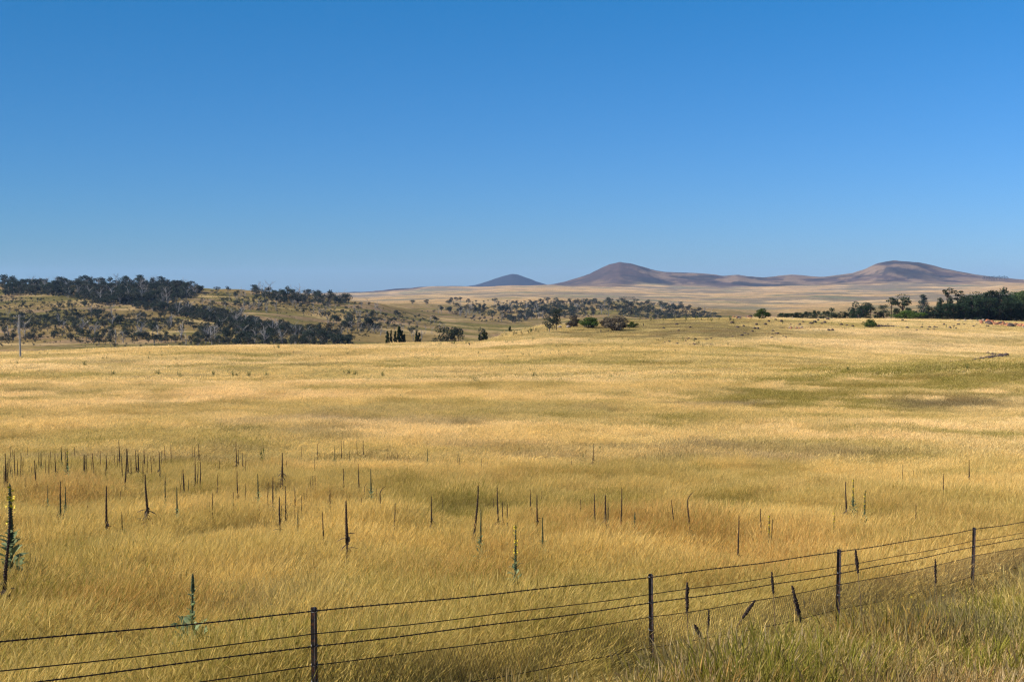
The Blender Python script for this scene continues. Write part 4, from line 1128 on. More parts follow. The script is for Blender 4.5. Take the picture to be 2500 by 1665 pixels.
OCT_F = [(0, 2, 4), (2, 1, 4), (1, 3, 4), (3, 0, 4), (2, 0, 5), (1, 2, 5), (3, 1, 5), (0, 3, 5)]
def nubs(g, r, n, z0, z1, rad, size, mi=0, bend=None):
    """seed capsules packed round a spike"""
    for k in range(n):
        t = k / (n - 1.0); z = z0 + (z1 - z0) * t; a = k * 2.39996
        s = size * (1 - 0.45 * t) * (0.75 + 0.5 * r.rand()); rr = rad * (1 - 0.6 * t)
        c = np.array([math.cos(a) * rr, math.sin(a) * rr, z])
        if bend is not None: c = c + bend(z)
        d = np.array([[1, 0, 0], [-1, 0, 0], [0, 1, 0], [0, -1, 0], [0, 0, 1.3], [0, 0, -1.1]]) * s
        g.add(c + d, OCT_F, mi)

def leaf_strip(g, base, az, length, width, up, droop, mi=0, r=None, fold=0.25):
    """one broad mullein leaf: a folded blade that rises and arches over"""
    k = 6; t = np.linspace(0, 1, k)
    d = np.array([math.cos(az), math.sin(az), 0.0]); s = np.array([-math.sin(az), math.cos(az), 0.0])
    c = np.asarray(base) + d * (t * length * math.cos(up))[:, None] + np.array([0, 0, 1.0]) * (length * (t * math.sin(up) - droop * t ** 2.2))[:, None]
    w = width * np.sin(np.clip(t * 0.93 + 0.05, 0, 1) * math.pi) ** 0.8
    w[0] = width * 0.18; w[-1] = 0.004
    lift = np.array([0, 0, 1.0]) * (w * fold)[:, None]
    L_, R_ = c - s * w[:, None] * 0.5 + lift, c + s * w[:, None] * 0.5 + lift
    v = np.stack([L_, c, R_], 1).reshape(-1, 3)
    f = []
    for i in range(k - 1):
        a = 3 * i
        f += [(a, a + 1, a + 4, a + 3), (a + 1, a + 2, a + 5, a + 4)]
    g.add(v, f, mi)

def dead_mullein_parts(seed, low=0.42, hook=0.0):
    """1.7 m tall; the spike starts at 'low' of the height; hook bends the tip over"""
    r = np.random.RandomState(seed); H = 1.7
    cx = r.randn(2) * 0.012
    def bend(z):
        t = z / H
        return np.array([cx[0] * math.sin(t * 5) + hook * max(0, t - 0.86) ** 2 * 8 * H, cx[1] * math.cos(t * 4), 0])
    st = Geo(); zs = np.linspace(-0.1, H * low + 0.06, 8)
    st.tube([np.array([0, 0, z]) + bend(z) for z in zs], np.linspace(0.013, 0.010, 8), 7)
    for k in range(20):
        z = 0.15 + (H * low * 1.15 - 0.1) * r.rand()
        leaf_strip(st, np.array([0, 0, z]) + bend(z), r.rand() * 6.28, 0.08 + 0.13 * r.rand() * (1 - 0.5 * z / H), 0.042, 0.5 - 1.5 * r.rand(), 0.3, 1, r)
    sp = Geo(); zs = np.linspace(H * low, H, 14)
    prof = 0.0155 * (1 - 0.62 * np.linspace(0, 1, 14)); prof[0] = 0.011; prof[-1] = 0.003
    sp.tube([np.array([0, 0, z]) + bend(z) for z in zs], prof, 8)
    nubs(sp, r, 210, H * low, H * 0.985, 0.0165, 0.0105, 0, bend)
    return st.mesh('stalk', [M_STALK, M_DRYLEAF]), sp.mesh('seed_spike', [M_SPIKE])

def green_mullein_parts(seed, yellow=False, leafy=1.0, rosette=False):
    r = np.random.RandomState(seed); H = 1.7
    st = Geo(); st.tube([(0, 0, z) for z in np.linspace(-0.1, H * (0.9 if rosette else 0.6), 6)], np.linspace(0.018, 0.012, 6), 7)
    top_ = 0.90 if rosette else 0.60
    lv = Geo(); n = int(40 * leafy)
    for k in range(n):
        t = k / (n - 1.0); z = 0.05 + H * top_ * t ** 0.95
        q_ = 0.62 if rosette else 1.2
        leaf_strip(lv, (0, 0, z), k * 2.39996 + 0.5 * r.randn(), (0.36 - 0.26 * t) * (0.6 + 0.7 * r.rand()) * q_, (0.115 - 0.075 * t), (1.15 if rosette else 0.8) + 0.35 * r.randn() * (1 - 0.6 * t), 0.2 + 0.45 * r.rand() * (1 - t), 0, r)
    if rosette:
        for k in range(26):
            leaf_strip(lv, (0, 0, 0.30 + 0.42 * r.rand()), k * 2.39996 + r.rand() * 0.4, 0.40 + 0.20 * r.rand(), 0.17, 0.98 + 0.42 * r.rand(), 0.06 + 0.25 * r.rand(), 0, r, 0.4)
    sp = Geo(); z0_ = H * (0.85 if rosette else 0.55); zs = np.linspace(z0_, H, 12); pr = 0.017 * (1 - 0.6 * np.linspace(0, 1, 12)); pr[-1] = 0.003
    sp.tube([(0, 0, z) for z in zs], pr, 8)
    nubs(sp, r, 150, z0_, H * 0.985, 0.019, 0.011)
    fl = None
    if yellow:
        fl = Geo()
        for k in range(22):
            z = H * (0.70 + 0.29 * r.rand()); a = r.rand() * 6.28; d = np.array([math.cos(a), math.sin(a), 0.2])
            c = np.array([0, 0, z]) + d * 0.030
            s = np.cross(d, [0, 0, 1.0]); u_ = np.array([0, 0, 1.0])
            fl.add([c - s * 0.016, c - u_ * 0.015 + d * 0.006, c + s * 0.016, c + u_ * 0.015 + d * 0.006], [(0, 1, 2, 3)])
        fl = fl.mesh('flowers', [M_YELLOW])
    return st.mesh('stem', [M_MBUD]), lv.mesh('leaves', [M_MLEAF]), sp.mesh('flower_spike', [M_MBUD]), fl

DM = [dead_mullein_parts(900 + i, 0.34 + 0.05 * i) for i in range(5)]
DMH = dead_mullein_parts(908, 0.40, 0.5)
GM = [green_mullein_parts(910 + i) for i in range(3)]
YM = [green_mullein_parts(915 + i, True) for i in range(2)]
RM = green_mullein_parts(920, False, 1.25, True)
BIGY = green_mullein_parts(922, True, 1.1, False)
ORD = ['leftmost', 'second', 'third', 'fourth', 'fifth', 'sixth', 'seventh', 'eighth', 'ninth', 'tenth', 'eleventh', 'twelfth', 'thirteenth', 'fourteenth', 'fifteenth', 'sixteenth', 'seventeenth', 'eighteenth', 'nineteenth', 'twentieth', 'twenty-first', 'twenty-second', 'twenty-third']

def put_mullein(px, ytop, ybot, kind, label, dxpx=0.0, thick=1.0, group='mulleins standing in the paddock'):
    D = float(ray_y([px], [ybot], 0.74, 8)[0])
    X = at_px(px, D); z = float(tz(np.array([X]), np.array([D]))[0])
    H = (CAMZ - (ytop - HY) / F * D) - z
    H = min(max(H, 0.6), 2.9)
    dead = kind in 'dh'
    e = bpy.data.objects.new('dead_mullein' if dead else 'mullein', None); col.objects.link(e)
    lean = math.atan2(dxpx / F * D, H)
    e.location = (X, D, z - 0.03); s = H / 1.7; wd = max(0.85, min(1.5, s * 1.05)) * thick
    e.rotation_euler = (0.03 * R.randn(), lean + 0.012 * R.randn(), R.rand() * 0.0)
    e.scale = (wd, wd, s)
    if dead:
        p = DM[R.randint(len(DM))] if kind == 'd' else DMH
        link('stalk', p[0], e, rot=(0, 0, R.rand() * 6.28) if kind == 'd' else None); link('seed_spike', p[1], e)
    else:
        p = {'g': GM[R.randint(3)], 'y': YM[R.randint(2)], 'r': RM, 'b': BIGY}[kind]
        rz = R.rand() * 6.28
        link('stem', p[0], e); link('leaves', p[1], e, rot=(0, 0, rz)); f = link('flower_spike', p[2], e)
        if p[3] is not None: link('flowers', p[3], f)
    tag(e, label, 'mullein' if not dead else 'dead mullein', group)
    return e

LOOK = {'d': 'dry dark mullein spike', 'h': 'hook tipped dry mullein spike', 'g': 'leafy green mullein', 'y': 'yellow flowering mullein'}
def stand(origin, sc_, phrase, items):
    rows = []
    for it in items:
        x, y0_, y1_ = it[:3]; k = it[3] if len(it) > 3 and isinstance(it[3], str) else 'd'
        dx = it[4] if len(it) > 4 else 0
        th = it[5] if len(it) > 5 else 1.0
        rows.append((origin[0] + x / sc_, origin[1] + y0_ / sc_, origin[1] + y1_ / sc_, k, dx / sc_, th))
    rows.sort(key=lambda q: q[0])
    for i, (px, a, b, k, dx, th) in enumerate(rows):
        k_ = len(LOOK[k]); pos = 'rightmost' if i == len(rows) - 1 and i > 0 else (ORD[i] if i == 0 else ORD[i] + ' from the left')
        put_mullein(px, a, b, k, f'{LOOK[k]}, {pos} {phrase}', dx, th)

O1, O2, O3, O4, K = (0, 1050), (600, 1050), (1200, 1050), (1840, 1050), 3.484
stand(O1, K, 'in the crowded stand by the left edge', [(8, 300, 540), (16, 190, 545), (30, 285, 540), (45, 278, 540), (68, 235, 420), (73, 132, 260), (84, 330, 455), (92, 165, 260), (108, 165, 420), (128, 240, 420), (160, 185, 400), (173, 230, 370), (220, 140, 240), (221, 305, 380)])
stand(O1, K, 'in the second stand from the left edge', [(193, 400, 570), (290, 250, 555, 'd', -14), (330, 178, 370, 'g'), (375, 470, 630, 'g'), (391, 200, 440), (420, 175, 360, 'd', -12), (452, 190, 440), (500, 150, 380, 'g'), (512, 170, 380, 'g'), (537, 185, 400), (555, 150, 440, 'y'), (617, 138, 270), (583, 290, 345)])
stand(O1, K, 'in the leafy group left of the thistle', [(462, 640, 815, 'g'), (475, 430, 800), (500, 440, 560, 'd', -18), (492, 540, 815, 'g'), (530, 475, 750, 'g')])
stand(O1, K, 'in the tall stand above the thistle', [(687, 200, 410), (703, 205, 415), (716, 210, 405), (753, 270, 350), (784, 185, 405, 'd', 0, 1.2), (871, 210, 440), (1005, 80, 310, 'd', 0, 1.1), (1022, 215, 445), (1050, 150, 560, 'd', 0, 1.2), (1073, 155, 435, 'd', -6), (1095, 230, 415), (1127, 275, 340), (1145, 165, 410), (1158, 165, 415), (1168, 210, 405), (1195, 250, 445), (1210, 160, 370, 'd', 0, 1.35), (1290, 215, 255), (1346, 178, 440, 'd', -6), (1359, 180, 340), (1390, 130, 265), (1443, 118, 280)])
stand(O1, K, 'in the row before the tall stand', [(705, 640, 740), (868, 470, 895, 'd', -4, 1.3), (1010, 515, 620, 'd', -8), (1018, 690, 895, 'g'), (1237, 362, 825, 'd', 0, 1.3), (1390, 425, 700, 'g'), (1487, 480, 810, 'g')])
stand(O1, K, 'in the stand left of centre', [(1548, 245, 310), (1567, 245, 310), (1545, 330, 565), (1562, 365, 565), (1580, 420, 570, 'g'), (1626, 160, 225), (1643, 145, 215, 'd', 0, 1.2), (1679, 115, 265), (1640, 235, 500, 'd', 0, 1.2), (1687, 270, 520, 'd', 0, 1.2), (1513, 420, 460), (1718, 630, 680, 'd', -6), (1767, 610, 755), (1787, 535, 790), (1820, 290, 380), (1855, 250, 345), (1904, 315, 355), (2000, 95, 330), (2020, 165, 330, 'd', -5), (2050, 190, 350), (2075, 200, 385), (2002, 340, 645), (1971, 525, 745)])
stand(O2, K, 'left of the tallest spike', [(97, 365, 665, 'g'), (299, 185, 500, 'd', 0, 1.2), (288, 310, 490), (230, 315, 365), (172, 385, 440), (204, 395, 720), (246, 465, 625, 'g'), (268, 450, 545), (338, 260, 340), (275, 560, 910, 'd', -4, 1.35), (288, 640, 790), (327, 470, 795), (427, 680, 930, 'g'), (461, 565, 725)])
stand(O2, K, 'behind the tallest spike', [(504, 500, 610), (530, 470, 550, 'd', -30), (540, 410, 550), (559, 385, 575), (576, 385, 570), (586, 420, 550), (609, 620, 720), (654, 690, 985, 'd', -6), (698, 545, 725), (712, 490, 680), (781, 590, 690), (823, 320, 565), (849, 595, 1145, 'd', -8, 1.35), (958, 280, 545), (982, 570, 765), (1006, 450, 600, 'h'), (1034, 500, 600), (1061, 325, 610, 'g'), (1147, 470, 790, 'h', -6, 1.2), (1254, 620, 885)])
stand(O2, K, 'in the far middle row', [(462, 140, 230), (478, 285, 385), (575, 235, 350), (603, 98, 230, 'h'), (750, 140, 295, 'g'), (700, 205, 265), (806, 80, 250), (830, 85, 150), (880, 175, 265, 'g'), (938, 85, 215), (992, 80, 250, 'd', 0, 1.2), (918, 250, 290), (1203, 150, 230), (1282, 190, 265), (1538, 155, 295, 'g')])
stand(O2, K, 'in the open centre row', [(1450, 775, 880), (1568, 560, 880), (1677, 570, 655, 'd', -14), (1800, 200, 300), (1819, 210, 300), (2001, 240, 340), (1946, 460, 985, 'd', 0, 1.3), (1990, 670, 1060, 'g'), (2118, 580, 680, 'd', -16), (2145, 480, 890, 'd', 4), (2188, 610, 840), (2222, 630, 870)])
stand(O3, K, 'in the row right of centre', [(343, 495, 760, 'd', -14), (391, 550, 905, 'd', -4), (427, 520, 610), (441, 735, 1070, 'g'), (684, 245, 330), (861, 110, 280), (698, 705, 810), (714, 710, 785), (766, 585, 770, 'd', -10), (848, 755, 830), (887, 535, 890), (977, 540, 915, 'd', 0, 1.3), (997, 620, 860, 'g'), (1121, 490, 910), (1600, 580, 895, 'd', -75), (1720, 520, 930, 'h', -50), (2114, 720, 1085), (200, 800, 1340, 'y', 6)])
stand(O4, 3.485, 'in the loose stand behind the fence', [(90, 665, 940, 'd', -14), (150, 720, 1010, 'y'), (168, 750, 1010), (700, 700, 955, 'y'), (811, 430, 780, 'd', -4, 1.2), (866, 415, 730, 'y'), (960, 505, 850, 'y', 8), (900, 680, 750), (864, 780, 930, 'y'), (793, 515, 590), (1079, 505, 590), (1282, 290, 430), (1381, 340, 410), (1402, 365, 420), (1401, 630, 860), (1644, 370, 630, 'd', 0, 1.2), (1863, 250, 470), (600, 975, 1090, 'd', -22)])
for k in range(44):
    cx_, cy_, sx_, sy_ = ((40, 1150, 40, 28), (160, 1150, 60, 25), (330, 1150, 45, 22), (470, 1180, 50, 40), (640, 1230, 60, 45), (800, 1230, 90, 45))[k % 6]
    x_ = abs(cx_ + sx_ * R.randn()); b_ = cy_ + sy_ * R.rand()
    put_mullein(x_, b_ - 28 - 34 * R.rand(), b_, 'd', 'slender dry mullein spike scattered among the thicker ones on the left half', 3 * R.randn(), 0.8, 'slender spikes of the left half')
put_mullein(1200 + 1225 / K, 1050 + 695 / K, 1050 + 910 / K, 'r', 'blue green leafy mullein bush amid the dry spikes right of centre')
put_mullein(17, 1050 + 440 / K, 1050 + 1300 / K, 'b', 'tall flowering mullein with big pale leaves at the frame edge', 12 / K, 1.7)
put_mullein(1, 1050 + 640 / K, 1050 + 1420 / K, 'd', 'thick dark mullein spike cut by the left frame edge', 28 / K, 1.3)
put_mullein(457, 1402, 1560, 'r', 'broad leaved green mullein standing just behind the near wire fence', 4, 1.15)
# green thistles and ragwort clumps among them
for (ox, oy), x, y, hpx, wd, lab in ((O1, 760, 600, 50, 0.9, 'spreading green thistle bush among the left mullein stands'), (O1, 815, 600, 42, 0.8, 'green thistle bush beside the larger spreading thistle'), (O1, 700, 560, 36, 0.5, 'thin leaning thistle left of the thistle bush'), (O1, 1318, 365, 30, 0.8, 'green weed bush among the tall dry spikes'), (O2, 128, 290, 42, 0.6, 'yellow green ragwort bush between the two far stands'),
                              (O3, 783, 240, 26, 0.7, 'pale green ragwort left of the thin far post like spike'), (O3, 935, 190, 20, 0.7, 'pale green ragwort right of the thin far spike'), (O4, 735, 345, 26, 1.2, 'rounded green weed bush behind the grey patch'), (O4, 1350, 412, 14, 1.2, 'low weed beside the pair of thin far spikes'), (O4, 2070, 410, 24, 1.0, 'pale weed bush far right behind the fence'), (O2, 1968, 440, 26, 0.5, 'thin green weed above the tall pair at the centre'),
                              (O1, 370, 615, 40, 0.5, 'yellow green weed in the second stand'), (O2, 100, 1160, 50, 0.7, 'grey green weed alone in the golden grass')):
    put_weed(ox + x / K, oy + y / K, hpx * 1.15, lab, None, wd, R.randint(3), 0.5, 'thistle_bush')

# ------------------------------------------------------------------ the wire fence
M_POST = solid_mat('black_painted_steel', (0.012, 0.012, 0.016), (0.030, 0.028, 0.032), 9.0, 0.45, 0.5, 0.15, c3=(0.12, 0.045, 0.022))
M_WIRE = solid_mat('rusty_wire', (0.045, 0.024, 0.017), (0.022, 0.014, 0.012), 20.0, 0.75, 0.3)
M_NET = solid_mat('grey_wire_netting', (0.075, 0.060, 0.050), (0.045, 0.035, 0.030), 6.0, 0.7, 0.3)
M_TIE = solid_mat('galvanised_tie', (0.32, 0.33, 0.35), (0.20, 0.20, 0.21), 20.0, 0.4, 0.5)
POST_PX = {1: (762, 1489, 13.2), 2: (1593, 1406, 17.6), 3: (2056, 1345, 21.5), 4: (2388, 1291, 27.0)}
PX_ = [(-6.3, 8.8, CAMZ - 2.75)]
for k in (1, 2, 3, 4):
    px, py, D = POST_PX[k]
    PX_.append((at_px(px, D), D, CAMZ - (py - HY) / F * D))
PX_.append((15.0, 32.6, CAMZ - 5.95)); PX_.append((20.0, 38.5, CAMZ - 6.5))
PX_.insert(0, (-10.6, 4.3, CAMZ - 2.0))
fence = bpy.data.objects.new('wire_fence', None); col.objects.link(fence)
fence.location = (PX_[2][0], PX_[2][1], float(tz(np.array([PX_[2][0]]), np.array([PX_[2][1]]))[0]))
tag(fence, 'barbed wire and netting fence on black star pickets crossing the near grass', 'fence')
f0 = Vector(fence.location)
def rel(p): return (np.asarray(p, float) - np.array(f0))
def star_picket(top, h, az, lean):
    """Y-section steel picket with a clipped top, three flanges and a row of holes' bright rims"""
    g = Geo(); fl, th = 0.042, 0.009
    for k in range(3):
        a = az + k * 2 * math.pi / 3
        d = np.array([math.cos(a), math.sin(a), 0]); s = np.array([-math.sin(a), math.cos(a), 0])
        L_ = fl * (1.0 if k else 0.8)
        base = []
        for z, sh in ((0.0, 1.0), (-0.012, 1.0), (-h, 1.0)):
            sh_ = 0.7 if z == 0 else 1.0
            lx = np.array([lean * z, 0, z])
            base += [lx + s * th * 0.5, lx + d * L_ * sh_ + s * th * 0.4, lx + d * L_ * sh_ - s * th * 0.4, lx - s * th * 0.5]
        f = [(0, 1, 2, 3)]
        for i in (0, 4):
            for j in range(4):
                f.append((i + j, i + 4 + j, i + 4 + (j + 1) % 4, i + (j + 1) % 4))
        g.add(np.array(base) + rel(top), f)
    return g.mesh('post', [M_POST])
for k, (x, y, zt) in enumerate(PX_):
    zb = float(tz(np.array([x]), np.array([y]))[0])
    p = link('post', star_picket((x, y, zt), zt - zb + 0.3, 0.95 + 0.15 * math.sin(k * 2.1), 0.02 * math.sin(k * 1.7)), fence)
    if 2 <= k <= 5:
        t = Geo()
        for dz in (0.035, 0.41, 0.62, 0.8):
            a = np.linspace(0, 2 * math.pi, 12)
            t.tube(rel((x, y, zt - dz)) + np.stack([np.cos(a) * 0.036, np.sin(a) * 0.036 - 0.002, 0.012 * np.sin(a)], 1), 0.0022, 5, cap=False)
        for dz in (0.12, 0.29, 0.56, 0.74):
            t.tube(rel((x, y, zt - dz)) + np.array([[0.012, -0.034, 0], [0.012, -0.044, 0.0]]), 0.0035, 6)
        link('wire_tie', t.mesh('wire_tie', [M_TIE]), p)
WIRES = [('barbed_wire', 0.035, True), ('plain_wire', 0.285, False), ('barbed_wire', 0.415, True), ('plain_wire', 0.615, False), ('plain_wire', 1.055, False)]
def wire_pts(off, sag, kseg=14, ph=0.0):
    P = []
    for a, b in zip(PX_[:-1], PX_[1:]):
        a = np.array(a); b = np.array(b); Ls = np.linalg.norm(b - a)
        for i in range(kseg):
            t = i / kseg
            q = a * (1 - t) + b * t
            P.append(q + [0, -0.04, -off - sag * 4 * t * (1 - t) * Ls / 6 + 0.006 * math.sin(t * 11 + ph + a[1])])
    P.append(np.array(PX_[-1]) + [0, -0.04, -off])
    return np.array(P)
for wi, (nm, off, barb) in enumerate(WIRES):
    P = wire_pts(off, (0.012, 0.02, 0.016, 0.035, 0.045)[wi], 14, wi * 1.3)
    g = Geo()
    rad = 0.0048 if barb else 0.0062
    if barb:                                     # two strands twisted together
        seg = np.concatenate([[0], np.cumsum(np.linalg.norm(np.diff(P, axis=0), axis=1))])
        s = np.arange(0, seg[-1], 0.03)
        Q = np.stack([np.interp(s, seg, P[:, i]) for i in range(3)], 1)
        for ph in (0, math.pi):
            tw = np.stack([np.zeros_like(s), np.cos(s * 42 + ph) * 0.0035, np.sin(s * 42 + ph) * 0.0035], 1)
            g.tube(rel(Q + tw), 0.0050, 4)
        for sb in np.arange(0.05, seg[-1], 0.125):
            c = np.array([np.interp(sb, seg, P[:, i]) for i in range(3)])
            for a in (0.5, 2.0):
                d = np.array([0.25 * math.cos(sb * 9), math.cos(a + sb * 5), math.sin(a + sb * 5)]); d /= np.linalg.norm(d)
                g.tube(rel(np.array([c - d * 0.019, c + d * 0.019])), 0.0026, 4)
            g.tube(rel(np.array([c - [0.007, 0.007, 0], c + [0.007, 0.007, 0]])), 0.0078, 6)
    else:
        g.tube(rel(P), rad, 5)
    if wi == 4:                                  # the tied joint in the bottom wire
        c = P[np.argmin(np.abs(CX + F * P[:, 0] / P[:, 1] - 1478))]
        for d in ((0.16, 0.15, 0.075), (-0.15, -0.13, -0.03), (0.13, 0.12, 0.02)):
            g.tube(rel(np.array([c, c + np.array(d) * 0.6 + [0, 0, 0.012], c + np.array(d)])), 0.0045, 5)
        g.tube(rel(np.array([c - [0.035, 0.03, 0.012], c + [0.035, 0.03, 0.018]])), 0.012, 6)
    link(nm, g.mesh(nm, [M_WIRE]), fence)
# netting of small diamonds between the fourth and fifth wires, from the first post in the frame to the right
Pa = wire_pts(0.62, 0.035, 14, 3.9); Pb = wire_pts(1.05, 0.045, 14, 5.2)
i0 = 2 * 14
seg = np.concatenate([[0], np.cumsum(np.linalg.norm(np.diff(Pa, axis=0), axis=1))])
def net_pt(s, v):
    a = np.array([np.interp(s, seg, Pa[:, i]) for i in range(3)]); b = np.array([np.interp(s, seg, Pb[:, i]) for i in range(3)])
    return a * (1 - v) + b * v + [0, 0.012, 0]
g = Geo(); cell = 0.062
s0, s1 = seg[i0] + 0.05, seg[-1] - 0.4
for s in np.arange(s0, s1, cell):
    for sg in (1, -1):
        g.tube(rel(np.array([net_pt(np.clip(s + sg * cell * 0.5 * (6.0 * v) , s0, s1), v) + [0, 0, 0.006 * math.sin(s * 3 + v * 8)] for v in np.linspace(0, 1, 4)])), 0.0021, 3, cap=False)
link('netting', g.mesh('netting', [M_NET]), fence)

# dark seed heads on thin stalks along the fence, this side of it
M_HEAD = solid_mat('dark_seed_head', (0.022, 0.016, 0.016), (0.050, 0.036, 0.030), 40.0, 0.95, 0.2)
M_THIN = solid_mat('thin_dry_stalk', (0.21, 0.15, 0.09), (0.14, 0.09, 0.055), 12.0, 0.9, 0.2)
def fence_stalk(top, neck, foot, D, label, thick=1.0):
    """seed head between two frame points, stalk down to a third; all at distance D"""
    P = [np.array([at_px(px, D), D, CAMZ - (py - HY) / F * D]) for px, py in (top, neck, foot)]
    zb = float(tz(np.array([P[2][0]]), np.array([D]))[0])
    d = P[2] - P[1]
    if P[2][2] > zb and d[2] < -0.02:
        P[2] = P[1] + d * ((zb - 0.03 - P[1][2]) / d[2])
    e = bpy.data.objects.new('dead_weed_stalk', None); col.objects.link(e); e.location = P[2]
    r = np.random.RandomState(int(top[0]))
    st = Geo(); t = np.linspace(0, 1, 7)[:, None]
    mid_ = (P[1] * (1 - t) + P[2] * t) + np.array([0.02, 0, 0]) * np.sin(t * math.pi)
    st.tube(mid_ - P[2], np.linspace(0.0045, 0.0065, 7) * thick, 6)
    hd = Geo(); n = 12; tt = np.linspace(0, 1, n)[:, None]
    ax = P[1] * (1 - tt) + P[0] * tt
    pr = 0.019 * thick * np.sin(np.clip(0.12 + tt[:, 0] * 0.85, 0, 1) * math.pi) ** 0.55
    hd.tube(ax - P[2], np.maximum(pr * 0.8, 0.003), 7)
    Ln = np.linalg.norm(P[0] - P[1]); axd = unit(P[0] - P[1])
    s1_ = unit(np.cross(axd, [0, 1.0, 0.1])); s2_ = np.cross(axd, s1_)
    for k in range(130):
        q = r.rand(); a = r.rand() * 6.28; rr = np.interp(q, tt[:, 0], pr)
        c = P[1] + (P[0] - P[1]) * q + (s1_ * math.cos(a) + s2_ * math.sin(a)) * rr * 0.95 - P[2]
        s = 0.0075 * thick * (0.6 + 0.8 * r.rand())
        hd.add(c + np.array([[1, 0, 0], [-1, 0, 0], [0, 1, 0], [0, -1, 0], [0, 0, 1.3], [0, 0, -1.1]]) * s, OCT_F)
    link('stem', st.mesh('stem', [M_THIN]), e); link('seed_head', hd.mesh('seed_head', [M_HEAD]), e)
    tag(e, label, 'weed stalk', 'dark seed heads along the fence')
ZF = lambda x, y: (1660 + x / 2.8036, 1200 + y / 2.8036)
fence_stalk(ZF(62, 640), ZF(62, 840), ZF(60, 1120), 17.2, 'upright dark seed head crossing the wires right of the second post', 1.25)
fence_stalk(ZF(212, 830), ZF(210, 1010), ZF(208, 1100), 16.4, 'short upright seed head between the two leaning ones', 0.8)
fence_stalk(ZF(112, 930), ZF(165, 1030), ZF(240, 1150), 15.8, 'dark seed head leaning left low beside the bottom wire', 1.1)
fence_stalk(ZF(533, 762), ZF(445, 888), ZF(150, 1300), 15.0, 'seed head on a long pale stalk leaning far to the right', 1.0)
fence_stalk(ZF(645, 565), ZF(658, 715), ZF(662, 960), 18.2, 'upright seed head with thin straight stalk between the netting posts', 1.0)
fence_stalk(ZF(786, 660), ZF(852, 920), ZF(890, 1290), 15.0, 'thickest dark seed head leaning left in front of the netting', 1.25)
fence_stalk(ZF(1221, 410), ZF(1241, 572), ZF(1262, 900), 21.0, 'upright dark seed head just right of the third post', 1.35)
fence_stalk(ZF(1774, 475), ZF(1778, 640), ZF(1784, 860), 22.5, 'upright seed head halfway to the fourth post', 1.1)
# yellow wildflowers in the verge
def flower_mesh(seed):
    r = np.random.RandomState(seed); g = Geo()
    g.tube([(0, 0, -0.05), (0.01, 0, 0.3), (0.0, 0.01, 0.62)], [0.003, 0.0025, 0.002], 5, 0)
    for k in range(8):
        a = k * math.pi / 4; d = np.array([math.cos(a), math.sin(a), 0.25]); s = np.array([-math.sin(a), math.cos(a), 0])
        c = np.array([0, 0, 0.62])
        g.add([c, c + d * 0.014 - s * 0.007, c + d * 0.026, c + d * 0.014 + s * 0.007], [(0, 1, 2, 3)], 1)
    return g.mesh('wildflower', [M_WSTEM, M_YELLOW])
WF = flower_mesh(1)
for x, y in ((1610, 748), (1828, 735), (1585, 830), (1690, 870), (1765, 905), (1880, 1010), (1575, 1050), (1525, 1060), (1690, 1165), (1400, 1000), (2050, 900), (2200, 1040)):
    px, py = ZF(x, y); D = float(ray_y([px], [py], 0.6, 8)[0]); X = at_px(px, D)
    tag(link('wildflower', WF, None, (X, D, float(tz(np.array([X]), np.array([D]))[0])), (0, 0, R.rand() * 6)), 'small yellow wildflower poking out of the green verge', 'wildflower', 'yellow wildflowers in the verge')

# ------------------------------------------------------------------ power pole, little fence on the rise
M_POLE = solid_mat('weathered_pole', (0.44, 0.42, 0.38), (0.32, 0.29, 0.25), 3.0, 0.85, 0.2, 0.2)
M_INS = solid_mat('insulator', (0.55, 0.55, 0.52), (0.45, 0.42, 0.38), 5.0, 0.4, 0.5)
D = float(ray_y([48], [873], 0.3, 150)[0]); X = at_px(48, D); zb = float(tz(np.array([X]), np.array([D]))[0]); H = (CAMZ - (768 - HY) / F * D) - zb
pole = bpy.data.objects.new('power_pole', None); col.objects.link(pole); pole.location = (X, D, zb); pole.rotation_euler = (0, math.radians(-0.8), 0)
g = Geo(); g.tube([(0, 0, -0.4), (0, 0, H * 0.5), (0, 0, H)], [0.20, 0.17, 0.135], 12); link('pole', g.mesh('pole', [M_POLE]), pole)
g = Geo()
bx = np.array([[-1.25, -0.20, -0.07], [1.25, -0.20, -0.07], [1.25, -0.10, -0.07], [-1.25, -0.10, -0.07], [-1.25, -0.20, 0.07], [1.25, -0.20, 0.07], [1.25, -0.10, 0.07], [-1.25, -0.10, 0.07]]) + [0, 0, H - 0.42]
g.add(bx, [(0, 3, 2, 1), (4, 5, 6, 7), (0, 1, 5, 4), (1, 2, 6, 5), (2, 3, 7, 6), (3, 0, 4, 7)]); arm = link('crossarm', g.mesh('crossarm', [M_POLE]), pole)
for xx in (-1.12, -0.45, 0.45, 1.12):
    g = Geo(); g.tube([(xx, -0.15, H - 0.35), (xx, -0.15, H - 0.26), (xx, -0.15, H - 0.2), (xx, -0.15, H - 0.14)], [0.02, 0.05, 0.065, 0.03], 8); link('insulator', g.mesh('insulator', [M_INS]), arm)
tag(pole, 'weathered timber power pole with one crossarm at the left edge', 'power pole')

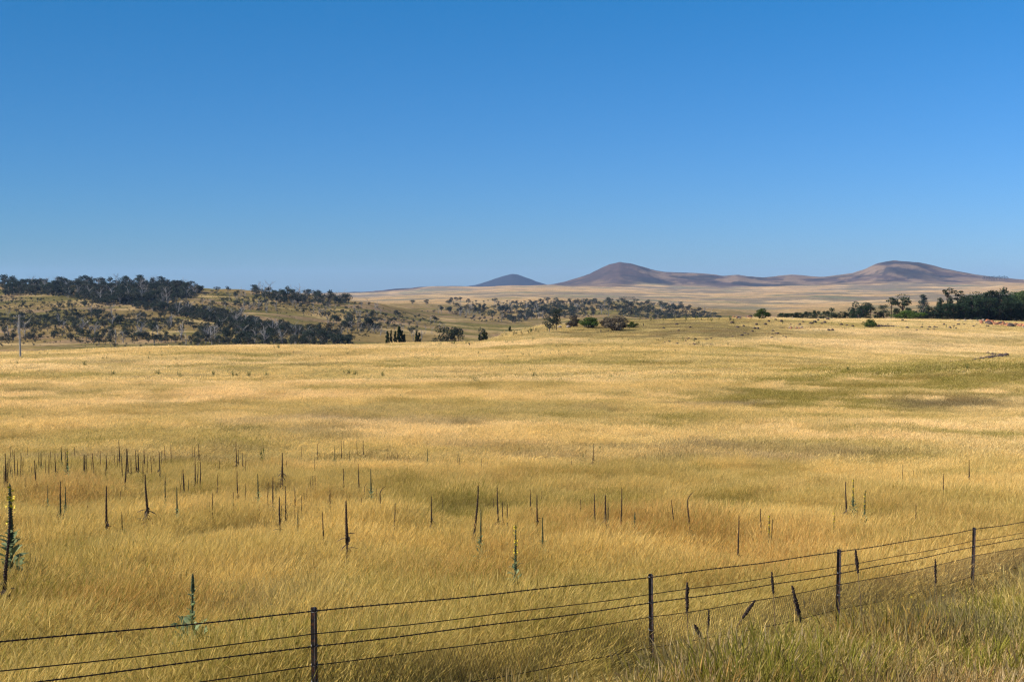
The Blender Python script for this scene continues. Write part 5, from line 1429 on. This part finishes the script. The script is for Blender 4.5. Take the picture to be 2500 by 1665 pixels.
M_OLDPOST = solid_mat('old_timber', (0.10, 0.075, 0.06), (0.05, 0.038, 0.032), 4.0)
def small_fence(name, pts, label, postpx):
    e = bpy.data.objects.new(name, None); col.objects.link(e)
    Q = []
    for px, py in pts:
        D = float(ray_y([px], [py], 0.2, 60)[0])
        if not D == D or D > 600: D = 420.0
        X = at_px(px, D); Q.append(np.array([X, D, float(tz(np.array([X]), np.array([D]))[0])]))
    e.location = Q[0]
    for q, hp in zip(Q, postpx):
        if hp:
            g = Geo(); g.tube(np.array([q - [0, 0, 0.2], q + [0.03, 0, hp / F * q[1]]]) - Q[0], [0.13, 0.11], 7); link('post', g.mesh('post', [M_OLDPOST]), e)
    if len(Q) > 1:
        for dz in (0.35, 0.75, 1.05):
            g = Geo(); g.tube(np.array(Q) + [0, -0.1, dz] - Q[0], 0.018, 4); link('wire', g.mesh('wire', [M_WIRE]), e)
    tag(e, label, 'fence')
small_fence('wire_fence', [(1467, 812), (1485, 810), (1510, 807), (1537, 802), (1555, 799), (1571, 797)], 'old low wire fence around the bushes on the rise', (10, 6, 6, 6, 6, 9))
small_fence('wire_fence', [(1146, 845), (1170, 838), (1195, 832), (1213, 827), (1229, 822), (1262, 812)], 'line of old timber posts climbing from the field corner to the rise', (9, 0, 5, 7, 7, 6))

# ------------------------------------------------------------------ haze: the air between here and the hills
hm_, N, L = new_mat('air')
o_ = N.new('ShaderNodeOutputMaterial'); pv = N.new('ShaderNodeVolumePrincipled')
pv.inputs['Color'].default_value = (0.42, 0.62, 1.0, 1)
pv.inputs['Density'].default_value = 2.8e-5
pv.inputs['Anisotropy'].default_value = 0.2
L.new(pv.outputs[0], o_.inputs['Volume'])
g = Geo()
x0, x1, y0, y1, z0, z1 = -16000, 16000, -300, 15500, ZMIN - 1.0, max(ZMAX, CAMZ) + 12
g.add([(x0, y0, z0), (x1, y0, z0), (x1, y1, z0), (x0, y1, z0), (x0, y0, z1), (x1, y0, z1), (x1, y1, z1), (x0, y1, z1)],
      [(0, 3, 2, 1), (4, 5, 6, 7), (0, 1, 5, 4), (1, 2, 6, 5), (2, 3, 7, 6), (3, 0, 4, 7)])
hz = link('haze', g.mesh('haze', [hm_]))
tag(hz, 'thin blue haze over the far land and hills', 'haze', kind='stuff')
